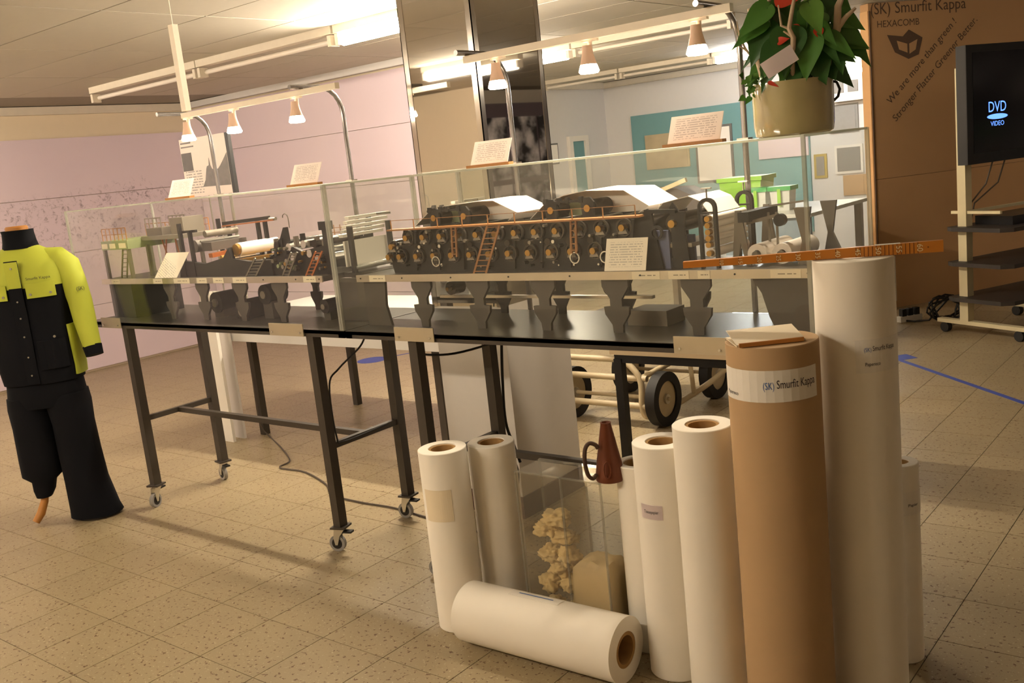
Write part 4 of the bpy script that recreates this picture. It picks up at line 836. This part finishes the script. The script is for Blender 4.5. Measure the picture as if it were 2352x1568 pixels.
# trousers
def leg(sg, prof):
    rings = [ell(z, x, y, rx, ry, 20, 2.2) for z, x, y, rx, ry in prof]; return MB().loft(wr(rings, .012, 9, sg*3), True)
MB().loft(wr([ell(z, 0, 0, rx, ry) for z, rx, ry in ((.605, .182, .112), (.66, .186, .122), (.72, .18, .125), (.82, .165, .115))], .006), True).build('trousers', 'navy', t, True)
leg(1, ((.012, .13, -.0, .125, .10), (.05, .125, 0, .118, .098), (.2, .108, 0, .102, .092), (.35, .10, 0, .098, .09), (.5, .095, 0, .1, .1), (.60, .092, 0, .104, .112), (.66, .09, 0, .1, .11))).build('trouser_leg', 'navy', t, True)
leg(-1, ((.135, -.11, 0, .04, .045), (.17, -.105, 0, .055, .055), (.22, -.10, 0, .06, .065), (.25, -.10, 0, .095, .08), (.33, -.10, 0, .10, .085), (.5, -.095, 0, .1, .098), (.60, -.092, 0, .104, .112), (.66, -.09, 0, .1, .11))).build('trouser_leg', 'navy', t, True)
MB().sheet([(.169, -.05, .42), (.174, -.048, .50), (.176, -.046, .58)], (.008, .014, 0), .004).build('reflective_piping', 'hivis', t)
MB().tube([(-.105, 0, .16), (-.115, -.01, .11), (-.135, -.03, .055), (-.16, -.05, .018)], [.018, .019, .021, .018], 12).build('wooden_foot', 'wood_orange', t, True)
MB().cyl((.13, .0, .0), (.13, .0, .012), .09, n=28).cyl((.12, .0, .012), (.08, .02, .7), .014, n=12).build('stand_rod', 'steel_dark', t, True)

# ---------------------------------------------------------------- plant pot and plant
pc = Vector((-1.143, 2.755, 1.5385))
t = thing('plant_pot', 'olive glazed ceramic pot on the right case', 'pot', tuple(pc))
MB().lathe([(0, 0), (.100, 0), (.108, .005), (.112, .03), (.113, .13), (.112, .15), (.104, .151), (.102, .135), (.102, .02), (0, .02)], pc, 48).build('pot_body', 'pot_glaze', t, True)
e1 = rt.copy()
MB().tube([pc+e1*.108+Vector((0, 0, .142)), pc+e1*.128+Vector((0, 0, .135)), pc+e1*.136+Vector((0, 0, .115)), pc+e1*.130+Vector((0, 0, .095)), pc+e1*.118+Vector((0, 0, .085))], .004, 8).build('wire_handle', 'cable', t, True)
MB().cyl(pc+Vector((0, 0, .120)), pc+Vector((0, 0, .134)), .1015, n=36).build('soil', 'soil', t)
pl = thing('anthurium', 'dark green anthurium with red flowers in the olive pot', 'plant', tuple(pc+Vector((0, 0, .134))))
tv = Vector((-pc.x, -pc.y, 0)).normalized(); Zv = Vector((0, 0, 1)); rv = Vector((-tv.y, tv.x, 0))
def P3(r_, d_, z_): return pc+rv*r_+tv*d_+Zv*z_          # right, towards viewer, up
def leaf(base, tip, w, m_='leaf_dark', nrm=None, name='leaf', par=None, curl=.12):
    base, tip = Vector(base), Vector(tip); ax = tip-base; Ln = ax.length; a = ax.normalized(); nv = Vector(nrm if nrm is not None else tv+Zv*.4); s_ = a.cross(nv).normalized(); nv = s_.cross(a).normalized()
    prof = [(-.14, .12), (-.12, .42), (-.07, .70), (.0, .88), (.08, .97), (.17, 1.0), (.28, .94), (.40, .82), (.52, .66), (.64, .49), (.76, .32), (.86, .18), (.94, .07), (1.0, .005)]
    mb = MB()
    for u, ww in prof:
        bend = -curl*Ln*u*u
        c = base+a*Ln*u+nv*bend; notch = .10*Ln if u < -.05 else 0
        for k in (-1, -.5, 0, .5, 1): mb.v.append(c+s_*w*ww*k+nv*(abs(k)*w*.22*ww)+(a*(notch if k == 0 else 0)))
    n = len(prof); mb.f = [(i*5+k, i*5+k+1, i*5+6+k, i*5+5+k) for i in range(n-1) for k in range(4)]
    nn = len(mb.v); mb.v += [q-nv*.0012 for q in mb.v]; mb.f += [tuple(i+nn for i in f)[::-1] for f in mb.f]
    return mb.build(name, m_, par or pl, True)
LV = [((-.03, .08, .25), (-.085, .10, .125), .04, 0), ((-.06, .05, .31), (-.11, .07, .20), .045, 0), ((.0, .09, .28), (-.02, .12, .16), .05, 0), ((.05, .09, .26), (.035, .12, .14), .042, 1),
      ((.07, .05, .32), (.03, .10, .25), .045, 1), ((.10, .06, .23), (.17, .08, .18), .034, 0), ((.12, .03, .28), (.21, .05, .215), .03, 1), ((.13, .02, .31), (.20, .04, .265), .03, 1), ((.15, .0, .27), (.215, .02, .165), .026, 1),
      ((.03, .0, .36), (-.05, .04, .30), .05, 1), ((-.02, -.02, .38), (-.10, .0, .30), .05, 1), ((.10, -.03, .38), (.17, -.02, .33), .045, 1), ((.06, .06, .21), (.09, .10, .13), .045, 0), ((.09, .04, .19), (.115, .08, .14), .04, 0), ((-.05, .0, .24), (-.12, .02, .17), .04, 1), ((.02, .07, .20), (-.01, .11, .13), .04, 0), ((.08, -.02, .36), (.10, .03, .28), .05, 0), ((.0, .03, .33), (.01, .09, .25), .045, 0), ((.12, .05, .24), (.135, .08, .15), .03, 0), ((.06, -.05, .40), (.20, -.03, .40), .06, 2), ((-.01, .02, .36), (-.07, .05, .26), .048, 0), ((.05, .03, .33), (.09, .08, .24), .045, 0)]
rl = random.Random(21)
for k in range(22):
    a = rl.uniform(0, 2*pi); r_ = rl.uniform(.05, .13); z_ = rl.uniform(.17, .36); LV.append(((.03+r_*cos(a)*.8, .03+r_*sin(a)*.5, z_), (.03+(r_+.055)*cos(a)*1.1, .04+(r_+.05)*sin(a)*.6, z_-rl.uniform(.03, .10)), rl.uniform(.018, .036), rl.choice((0, 0, 1, 1, 2))))
for b_, q, w_, m_ in LV:
    leaf(P3(*b_), P3(*q), w_, ('leaf_dark', 'leaf_mid', 'leaf_light')[m_])
    MB().tube([P3(b_[0]*.35, b_[1]*.3, .13), P3(b_[0]*.7, b_[1]*.6, (b_[2]+.13)/2), P3(*b_)], .0028, 6).build('stalk', 'leaf_mid', pl, True)
for b_, q, w_ in (((-.025, .06, .375), (.05, .07, .37), .035), ((-.03, .10, .255), (.0, .11, .26), .012), ((.01, .08, .29), (.025, .10, .245), .018), ((.075, .09, .275), (.08, .1, .245), .014), ((-.06, .10, .15), (-.035, .112, .135), .006)):
    leaf(P3(*b_), P3(*q), w_, 'spathe', name='flower_spathe', curl=.05)
dw = thing('driftwood', 'pale branching driftwood stuck in the plant pot', 'driftwood', tuple(pc+Vector((0, 0, .134))))
for pts, r_ in (([(-.07, .0, .13), (-.085, .01, .22), (-.08, .02, .30), (-.095, .02, .335), (-.10, .02, .36)], [.016, .018, .015, .017, .014]), ([(-.08, .02, .30), (-.065, .02, .35), (-.04, .02, .385)], [.010, .009, .006]),
      ([(-.085, .01, .2), (-.12, .02, .25), (-.135, .02, .29), (-.14, .02, .33)], [.006, .005, .004, .002]), ([(-.12, .02, .25), (-.15, .03, .27)], [.004, .001]), ([(-.085, .01, .23), (-.115, .03, .27), (-.118, .03, .31)], [.005, .004, .002]),
      ([(.0, .07, .12), (.005, .08, .2), (.01, .085, .26), (.0, .085, .285), (.012, .085, .34), (.02, .085, .37)], [.010, .010, .011, .010, .008, .006]), ([(.0, .085, .285), (-.02, .085, .295), (-.025, .085, .35)], [.006, .005, .003]), ([(.01, .085, .26), (-.015, .085, .28)], [.006, .003]),
      ([(.09, .03, .13), (.10, .04, .22), (.125, .04, .27), (.13, .04, .33), (.15, .03, .37)], [.016, .018, .016, .014, .009]), ([(.125, .04, .27), (.15, .04, .30), (.175, .03, .32)], [.012, .010, .006]), ([(.06, .04, .14), (.07, .05, .25), (.08, .04, .31)], [.008, .008, .006])):
    MB().tube([P3(q[0], q[1]+.025*min(1, max(0, (q[2]-.14)/.1)), q[2]) for q in pts], [w_*.68 for w_ in r_], 9).build('branch', 'driftwood', dw, True)
iv = thing('small_ivy', 'small light green creeper hanging over the pot rim on the left', 'plant', tuple(P3(-.1, .05, .14)))
rr_ = random.Random(3)
for k in range(34):
    a = rr_.uniform(-.135, -.05); z = rr_.uniform(.115, .195); d_ = rr_.uniform(.02, .09); b_ = P3(a, d_, z)
    leaf(b_, b_+rv*rr_.uniform(-.018, .018)+tv*rr_.uniform(0, .014)+Zv*rr_.uniform(-.02, .006), rr_.uniform(.008, .013), rr_.choice(('leaf_light', 'leaf_mid', 'leaf_mid')), par=iv, name='leaf')
for k in range(4): MB().tube([P3(-.06-.01*k, .04, .13), P3(-.09-.01*k, .06, .17-.01*k), P3(-.115, .07, .15-.01*k)], .0018, 5).build('vine', 'leaf_mid', iv, True)
cq = P3(-.03, .125, .20); ax = (rv*.82+Zv*.42).normalized(); ay = (Zv*.85-rv*.44).normalized(); n_ = ax.cross(ay).normalized()
o = MB().obox(cq, ax*.045, ay*.023, n_*.0006).obox(cq+ax*.038+ay*.017, ax*.002, ay*.002, n_*.0008)
solo(MB().obox(cq, ax*.046, ay*.0235, n_*.0006), 'gift_card', 'label_pinkish', 'white tilted gift card hanging among the anthurium leaves', 'card', tuple(cq-Zv*.03))

# ---------------------------------------------------------------- cardboard wall
Lc = Vector((-2.735, 8.18, 0)); dc = Vector((.56, .8285, 0)).normalized(); nc = Vector((dc.y, -dc.x, 0)); Z = Vector((0, 0, 1))
t = thing('cardboard_board', 'tall brown honeycomb cardboard board with dark printing behind the television', 'cardboard', tuple(Lc+dc*1.2))
def cb(u0, u1, z0, z1, dpt=.10, m_='cardboard', name='front_sheet'):
    c = Lc+dc*(u0+u1)/2-nc*dpt/2+Z*(z0+z1)/2; return MB().obox(c, dc*(u1-u0)/2, nc*dpt/2, Z*(z1-z0)/2).build(name, m_, t)
cb(.0, 2.4, .0, 1.085); cb(.0, 2.4, 1.088, 2.478)
MB().obox(Lc-dc*.003-nc*.05+Z*1.21, dc*.003, nc*.048, Z*1.21).build('edge_sheet', 'cardboard_lit_edge', t)  # lighter cardboard tone paints in the light on the left side
MB().obox(Lc+dc*.006+nc*.004+Z*1.21, dc*.004, nc*.004, Z*1.21).build('corner_fold', 'cardboard_print', t)
def ctext(name, body, size, u, z, ang=0, sx=1):
    a = dc*cos(ang)+Z*sin(ang); b_ = -dc*sin(ang)+Z*cos(ang); return text_flat(name, body, size, Lc+dc*u+Z*z+nc*.001, a, b_, 'cardboard_print', t, sx=sx)
ctext('brand_logo', '(SK)', .125, .115, 2.428, 0, .9); ctext('brand_print', 'Smurfit Kappa', .125, .60, 2.428, 0, .98); ctext('product_print', 'HEXACOMB', .075, .28, 2.31)
ctext('slogan_print', 'We are more than green !', .085, .50, 2.0, RD(42)); ctext('slogan_print', 'Stronger Flatter Greener Better.', .085, .63, 1.93, RD(42))
em = MB()
o_ = Lc+dc*.34+Z*2.155+nc*.001
em.prism([(-.17, .07), (-.02, .05), (.04, .10), (.17, .03), (.13, -.10), (.03, -.13), (-.10, -.07)], o_, dc, Z, nc*.001); em.build('box_emblem', 'cardboard_print', t)
MB().prism([(-.08, .02), (.02, -.01), (.02, -.08), (-.06, -.05)], o_+nc*.001, dc, Z, nc*.001).prism([(.04, -.01), (.12, .02), (.10, -.06), (.04, -.09)], o_+nc*.001, dc, Z, nc*.001).build('emblem_face', 'cardboard', t)

# ---------------------------------------------------------------- TV cart
ta = RD(-26.6)
t = thing('tv_cart', 'cream metal television cart with three dark shelves on casters', 'cart', (-1.83, 7.31, 0), ta)
for y in (0, .75):
    MB().box((-.035, y-.03, .10), (.035, y+.03, 1.85 if y == 0 else 1.75)).build('post', 'cart_cream', t)
    f = MB().box((-.24, y-.025, .072), (.50, y+.025, .10)).build('foot_bar', 'cart_cream', t)
    for x in (-.17, .44):
        c = MB().box((x-.012, y-.018, .05), (x+.012, y+.018, .072)).build('caster', 'rubber', f); MB().cyl((x-.012, y-.02, .037), (x-.012, y+.02, .037), .036, n=18).build('wheel', 'rubber', c, True)
for z in (.25, .50, .745):
    MB().prism([(-.09, -.07), (-.03, -.10), (.36, -.10), (.42, -.04), (.42, .85), (-.09, .85)], (0, 0, z), (1, 0, 0), (0, 1, 0), (0, 0, .028)).build('shelf', 'cart_shelf', t)
MB().box((-.10, -.02, .86), (.30, .0, .88)).build('cross_bar', 'cart_cream', t); MB().box((.0, .0, .86), (.02, .75, .88)).build('cross_bar', 'cart_cream', t)
t = thing('television', 'black flat television showing a blue disc logo on a cart', 'television', (-1.83, 7.31, 1.2), ta)
zb = 0.0
def tb(a, b_, name, m_): return MB().box(a, b_).build(name, m_, t)
tb((.055, -.12, zb), (.13, 1.2, .785), 'housing', 'tv_bezel')
tb((.13, -.12, zb), (.137, 1.2, .785), 'bezel', 'tv_black'); tb((.137, -.06, zb+.07), (.139, 1.14, .735), 'screen', 'screen')
tb((.03, -.065, .40), (.055, -.02, .52), 'mount_bracket', 'rubber')
X_ = Vector((0, 1, 0))
for body_, sz, zc, sx in (('DVD', .10, .365, .85), ('VIDEO', .045, .255, 1.0)): text_flat('logo_lettering', body_, sz, (.1395, .165, zc), X_, Z, 'dvd_logo', t, sx=sx)
MB().add([Vector((.1402, 0.165-.1*cos(a), .303+.018*sin(a))) for a in [2*pi*k/24 for k in range(24)]], [tuple(range(24))]).build('logo_disc', 'dvd_logo', t)
t = thing('disc_player', 'black disc player with purple light on the top cart shelf', 'player', (-1.83, 7.31, .773), ta)
MB().box((-.0, .10, 0), (.30, .60, .06)).build('player_case', 'tv_black', t); MB().box((.30, .27, .018), (.303, .56, .034)).build('light_bar', 'led', t)
for k, (y0_, y1_) in enumerate(((.16, .06), (.28, .10))):
    o = solo(MB().tube([Vector((0, 0, 0))+q for q in [Matrix.Rotation(ta, 3, 'Z') @ Vector(v_)+Vector((-1.83, 7.31, 0)) for v_ in ((.10, y0_, 1.2), (.06, y0_-.02, 1.05), (-.02, y1_+.02, .92), (-.04, y1_, .775))]], .006, 6), 'television_cable', 'cable_grey', ('thin cable hanging from the television nearest the cart post', 'thin cable hanging from the television right of the other cable')[k], 'cable', (-1.83, 7.31, .775), smooth=True)
# cable tangle and power strip
t = thing('power_strip', 'white power strip with black plugs on the floor by the cardboard board', 'power strip', (-2.36, 7.75, 0))
MB().obox((-2.36, 7.75, .025), dc*.10, nc*.025, Z*.022).build('strip_body', 'white_plastic', t)
for k in range(3): MB().obox(Vector((-2.36, 7.75, .075))+dc*(.06*k-.06), dc*.02, nc*.02, Z*.028).build('plug', 'rubber', t)
q0 = Vector((-2.08, 7.72, .10)); pts = []
for k in range(90):
    a = k*.37; r_ = .09+.02*sin(k*.9); pts.append(q0+rt*(r_*1.25*cos(a))+Z*(r_*sin(a)*.95+.01)+nc*(.02*sin(k*.5)))
pts += [Vector((-2.2, 7.70, .02)), Vector((-2.3, 7.68, .012)), Vector((-2.45, 7.72, .012)), Vector((-2.5, 7.8, .05))]
solo(MB().tube(pts, .0075, 6), 'cable_coil', 'cable', 'coil of black cable leaning on the floor left of the television cart', 'cable', (-2.08, 7.72, 0), smooth=True)

# ---------------------------------------------------------------- floor tape
def tape(p, q, w, label):
    p, q = Vector((*p, 0)), Vector((*q, 0)); s_ = (q-p).normalized().cross(Z)*w/2
    return [p-s_, q-s_, q+s_, p+s_]
t = thing('floor_tape_line', 'straight blue tape line on the floor right of the tall roll', 'floor tape', (-1.6, 6.0, 0))
v_ = tape((-2.07, 6.47), (-1.0, 5.46), .035, ''); MB().add(v_+[q+Z*.0008 for q in v_], [(3,2,1,0),(4,5,6,7),(0,1,5,4),(1,2,6,5),(2,3,7,6),(3,0,4,7)]).build('tape_strip', 'tape_blue', t)
v_ = tape((-2.1, 6.44), (-1.99, 6.56), .14, ''); MB().add(v_+[q+Z*.001 for q in v_], [(3,2,1,0),(4,5,6,7),(0,1,5,4),(1,2,6,5),(2,3,7,6),(3,0,4,7)]).build('tape_patch', 'tape_blue', t)
t = thing('floor_marker', 'blue round floor marker with a thin tail behind the left table', 'floor tape', (-6.2, 5.6, 0))
MB().lathe([(0, 0), (.13, 0), (.13, .001), (0, .001)], (-6.2, 5.6, 0), 28).build('disc', 'tape_blue', t)
v_ = tape((-6.15, 5.68), (-6.0, 6.0), .03, ''); MB().add(v_+[q+Z*.0008 for q in v_], [(3,2,1,0),(4,5,6,7),(0,1,5,4),(1,2,6,5),(2,3,7,6),(3,0,4,7)]).build('tail', 'tape_blue', t)

# ---------------------------------------------------------------- cords under the tables
def curve(ctrl, per=6):
    P_ = [Vector(q) for q in ctrl]; P_ = [P_[0]*2-P_[1]]+P_+[P_[-1]*2-P_[-2]]; out = []
    for i in range(1, len(P_)-2):
        for k in range(per):
            f = k/per; a, b_, c, d_ = P_[i-1:i+3]; out.append(.5*((2*b_)+(c-a)*f+(2*a-5*b_+4*c-d_)*f*f+(3*b_-a-3*c+d_)*f**3))
    return out+[P_[-2]]
solo(MB().tube(curve([(-5.14, 3.62, .40), (-5.11, 3.6, .1), (-5.06, 3.62, .006), (-4.75, 3.47, .006), (-4.47, 3.31, .006), (-4.42, 3.2, .006), (-4.2, 3.2, .006), (-3.91, 3.10, .006), (-3.75, 3.0, .006), (-3.52, 2.98, .006), (-3.3, 2.99, .006), (-3.05, 2.96, .006), (-2.7, 2.92, .006)]), .0045, 6), 'extension_cable', 'cable_grey', 'thin dark cord running across the floor under the left table', 'cord', (-3.9, 3.1, 0), smooth=True)
solo(MB().tube(curve([(-3.02, 2.72, .93), (-3.05, 2.70, .86), (-3.11, 2.62, .78), (-3.115, 2.56, .72), (-3.115, 2.56, .5), (-3.11, 2.6, .47), (-3.11, 2.85, .475)]), .004, 6), 'table_cord', 'cable', 'black cord tied to the right front leg of the left table', 'cord', (-3.1, 2.6, .47), smooth=True)
solo(MB().tube(curve([(-2.60, 2.57, .93), (-2.62, 2.60, .87), (-2.52, 2.7, .85), (-2.44, 2.9, .87), (-2.40, 2.93, .93)]), .005, 6), 'hanging_cord', 'cable', 'black cord looping under the rail of the right table', 'cord', (-2.5, 2.7, .85), smooth=True)
solo(MB().tube(curve([(-2.50, 2.975, .93), (-2.53, 2.98, .7), (-2.54, 2.98, .5), (-2.50, 2.97, .40), (-2.46, 2.95, .34)]), .006, 6), 'drop_cable', 'cable', 'black cable running down the rear leg of the right table', 'cable', (-2.5, 2.97, .34), smooth=True)
t = thing('plug_cluster', 'cluster of black adapter plugs hanging behind the two left rolls', 'plugs', (-2.5, 2.8, .28))
for k, (dx, dy, z, s_) in enumerate(((0, 0, .40, .032), (-.06, .0, .37, .026), (-.10, .01, .33, .022), (-.02, .04, .34, .03), (.06, .0, .345, .03))): MB().obox((-2.52+dx, 2.86+dy, z), (s_, .008, .01), (-.006, s_*.8, 0), (-.008, 0, s_)).build('adapter', 'rubber', t)
MB().tube(curve([(-2.72, 2.84, .28), (-2.70, 2.84, .36), (-2.63, 2.85, .43), (-2.57, 2.86, .43), (-2.53, 2.86, .41)]), .006, 6).build('lead', 'cable', t, True)
MB().tube(curve([(-2.46, 2.86, .36), (-2.41, 2.84, .40), (-2.37, 2.82, .36), (-2.36, 2.8, .30)]), .006, 6).build('lead', 'cable', t, True)

# ---------------------------------------------------------------- low table and four wheeled cart behind
t = thing('low_table', 'low beige topped table with black frame behind the right display table', 'table', (-2.1, 4.2, 0))
MB().box((-2.70, 4.03, .543), (-1.5, 4.42, .572)).build('table_top', 'beige_top', t)
MB().box((-2.68, 4.04, .50), (-1.52, 4.07, .543)).build('frame_rail', 'black_metal', t); MB().box((-2.68, 4.38, .50), (-1.52, 4.41, .543)).build('frame_rail', 'black_metal', t)
MB().box((-2.68, 4.04, 0), (-2.64, 4.4, .03)).build('foot_bar', 'black_metal', t)
for x, y in ((-2.66, 4.055), (-1.54, 4.055), (-1.54, 4.395)): MB().box((x-.022, y-.022, 0), (x+.022, y+.022, .52)).build('leg', 'black_metal', t)
t = thing('tube_cart', 'beige tubular cart with four big black wheels behind the pillar', 'cart', (-3.0, 4.95, 0))
def wheel(x, y, r_=.155):
    w_ = MB().ring((x-.03, y, r_), (x+.03, y, r_), r_, r_*.66, n=36).build('tyre', 'tyre', t, True); MB().cyl((x-.018, y, r_), (x+.018, y, r_), r_*.665, n=30).build('wheel_disc', 'cart_tube', w_, True); MB().cyl((x+.018, y, r_), (x+.03, y, r_), .028, n=14).build('hub_cap', 'caster_zinc', w_, True)
for x in (-3.38, -2.76):
    for y in (4.62, 5.25): wheel(x, y)
for z, y in ((.38, 4.58), (.28, 4.56), (.125, 4.54)): MB().cyl((-3.42, y, z), (-2.82, y, z), .018, n=12).build('cross_tube', 'cart_tube', t, True)
MB().tube(curve([(-3.15, 4.56, .56), (-2.98, 4.56, .40), (-2.86, 4.55, .28), (-2.85, 4.54, .10), (-2.81, 4.6, .06), (-2.72, 4.95, .12), (-2.66, 5.2, .20), (-2.64, 5.3, .32), (-2.64, 5.3, .45)]), .018, 10).build('side_tube', 'cart_tube', t, True)
MB().tube(curve([(-2.86, 4.55, .28), (-2.75, 4.8, .35), (-2.68, 5.1, .44)]), .016, 10).build('side_tube', 'cart_tube', t, True); MB().cyl((-2.72, 4.9, .12), (-2.74, 4.9, .42), .014, n=10).build('strut', 'cart_tube', t, True)
MB().box((-3.5, 4.7, .49), (-2.75, 5.2, .56)).build('cart_bed', 'dark_cover', t); MB().cyl((-3.42, 4.62, .155), (-2.72, 4.62, .155), .012, n=10).build('axle', 'cart_tube', t, True); MB().cyl((-3.42, 5.25, .155), (-2.72, 5.25, .155), .012, n=10).build('axle', 'cart_tube', t, True)

# ---------------------------------------------------------------- back room: counter with bins
t = thing('back_counter', 'slate blue fronted counter behind the model carrying bins', 'counter', (-3.4, 6.9, 0))
MB().box((-4.25, 6.35, .975), (-2.55, 7.45, 1.0)).build('counter_top', 'clear_bin', t); MB().box((-3.2, 6.38, .62), (-2.57, 6.41, .975)).build('front_panel', 'slate_blue', t)
for x, y in ((-4.2, 6.4), (-2.6, 6.4), (-4.2, 7.4), (-2.6, 7.4)): MB().box((x-.025, y-.025, 0), (x+.025, y+.025, .975)).build('leg', 'grey_metal', t)
def bin_(x, y, w_, d_, h_, m_, lid, label, grp):
    q = thing('storage_bin', label, 'bin', (x, y, 1.0), group=grp); a = .86
    MB().add([(x-w_*a, y-d_*a, 1.0), (x+w_*a, y-d_*a, 1.0), (x+w_*a, y+d_*a, 1.0), (x-w_*a, y+d_*a, 1.0), (x-w_, y-d_, 1+h_), (x+w_, y-d_, 1+h_), (x+w_, y+d_, 1+h_), (x-w_, y+d_, 1+h_)], [(3,2,1,0),(4,5,6,7),(0,1,5,4),(1,2,6,5),(2,3,7,6),(3,0,4,7)]).build('tub', m_, q)
    MB().box((x-w_-.012, y-d_-.012, 1+h_-.012), (x+w_+.012, y+d_+.012, 1+h_+.018)).build('rim' if lid == m_ else 'lid', lid, q)
    if lid != m_: MB().box((x-.012, y-d_-.016, 1+h_-.12), (x+.012, y-d_-.006, 1+h_)).build('clip', 'green_bin', q)
bin_(-3.28, 6.95, .17, .12, .235, 'green_bin', 'green_bin', 'bright green open plastic bin on the back counter', 'bins on the back counter')
bin_(-3.09, 6.75, .075, .06, .155, 'clear_bin', 'green_lid', 'small white box with green lid directly right of the green bin', 'bins on the back counter')
bin_(-2.91, 6.75, .075, .06, .155, 'clear_bin', 'green_lid', 'small white box with green lid, rightmost on the back counter', 'bins on the back counter')
t = thing('dark_cover_machine', 'dark wedge shaped covered machine on the back counter', 'machine', (-3.7, 6.6, 1.0))
MB().prism([(-4.12, 1.0), (-4.10, 1.16), (-3.85, 1.235), (-3.60, 1.225), (-3.38, 1.12), (-3.28, 1.0)], (0, 6.45, 0), (1, 0, 0), (0, 0, 1), (0, .28, 0)).build('cover', 'dark_cover', t)
solo(MB().bar((-3.88, 6.42, 1.17), (-3.50, 6.42, 1.285), .028, .03), 'tan_stick', 'tan_stick', 'tan wooden stick leaning over the dark covered machine', 'stick', (-3.7, 6.42, 1.17))
# wall pictures on the teal board
def pic(name, a, b_, z0, z1, m_, frame, label, y=11.82):
    q = thing(name, label, 'picture', ((a+b_)/2, y, z0), group='pictures on the rear wall')
    MB().box((a, y-.02, z0), (b_, y, z1)).build('frame', frame, q); MB().box((a+.03, y-.024, z0+.03), (b_-.03, y-.02, z1-.03)).build('print', m_, q)
pic('old_print', -7.02, -6.36, 1.235, 1.70, 'print_beige', 'print_beige', 'beige old engraving on the teal board')
pic('framed_sheet', -6.26, -5.73, 1.0, 1.73, 'label_white', 'frame_grey', 'white sheet in a grey frame on the teal board')
pic('pink_poster', -5.38, -4.73, 1.24, 1.50, 'poster_pink', 'poster_pink', 'wide pale pink poster on the teal board under the pot')
pic('grey_board', -4.46, -4.12, 1.47, 1.80, 'grey_panel', 'grey_panel', 'grey fabric board right of the plant pot', 11.85)
pic('framed_photo', -4.42, -4.08, .98, 1.32, 'grey_panel', 'white_paint', 'grey picture in a white frame seen through the right case end', 11.85)
pic('gold_picture', -4.68, -4.52, .95, 1.24, 'grey_panel', 'frame_gold', 'narrow picture in a gold frame next to the teal board edge', 11.85)
pic('cork_board', -4.33, -4.05, .72, .96, 'kraft', 'kraft', 'small tan board low on the rear wall', 11.85)
q = thing('wall_cabinet', 'cream wall cabinet with two dark panes high on the rear wall', 'cabinet', (-4.2, 11.85, 1.83))
MB().box((-4.40, 11.70, 1.83), (-3.95, 11.85, 2.12)).build('cabinet_body', 'white_paint', q)
for a in (-4.35, -4.18): MB().box((a, 11.69, 1.93), (a+.12, 11.70, 2.06)).build('pane', 'grey_panel', q)
q = thing('wall_lamp', 'short bright tube lamp above the cream wall cabinet', 'lamp', (-4.2, 11.74, 2.14))
MB().box((-4.45, 11.78, 2.14), (-3.9, 11.85, 2.19)).build('lamp_base', 'housing', q); MB().cyl((-4.43, 11.755, 2.165), (-3.92, 11.755, 2.165), .025, n=14).build('tube', 'tube_warm', q, True)
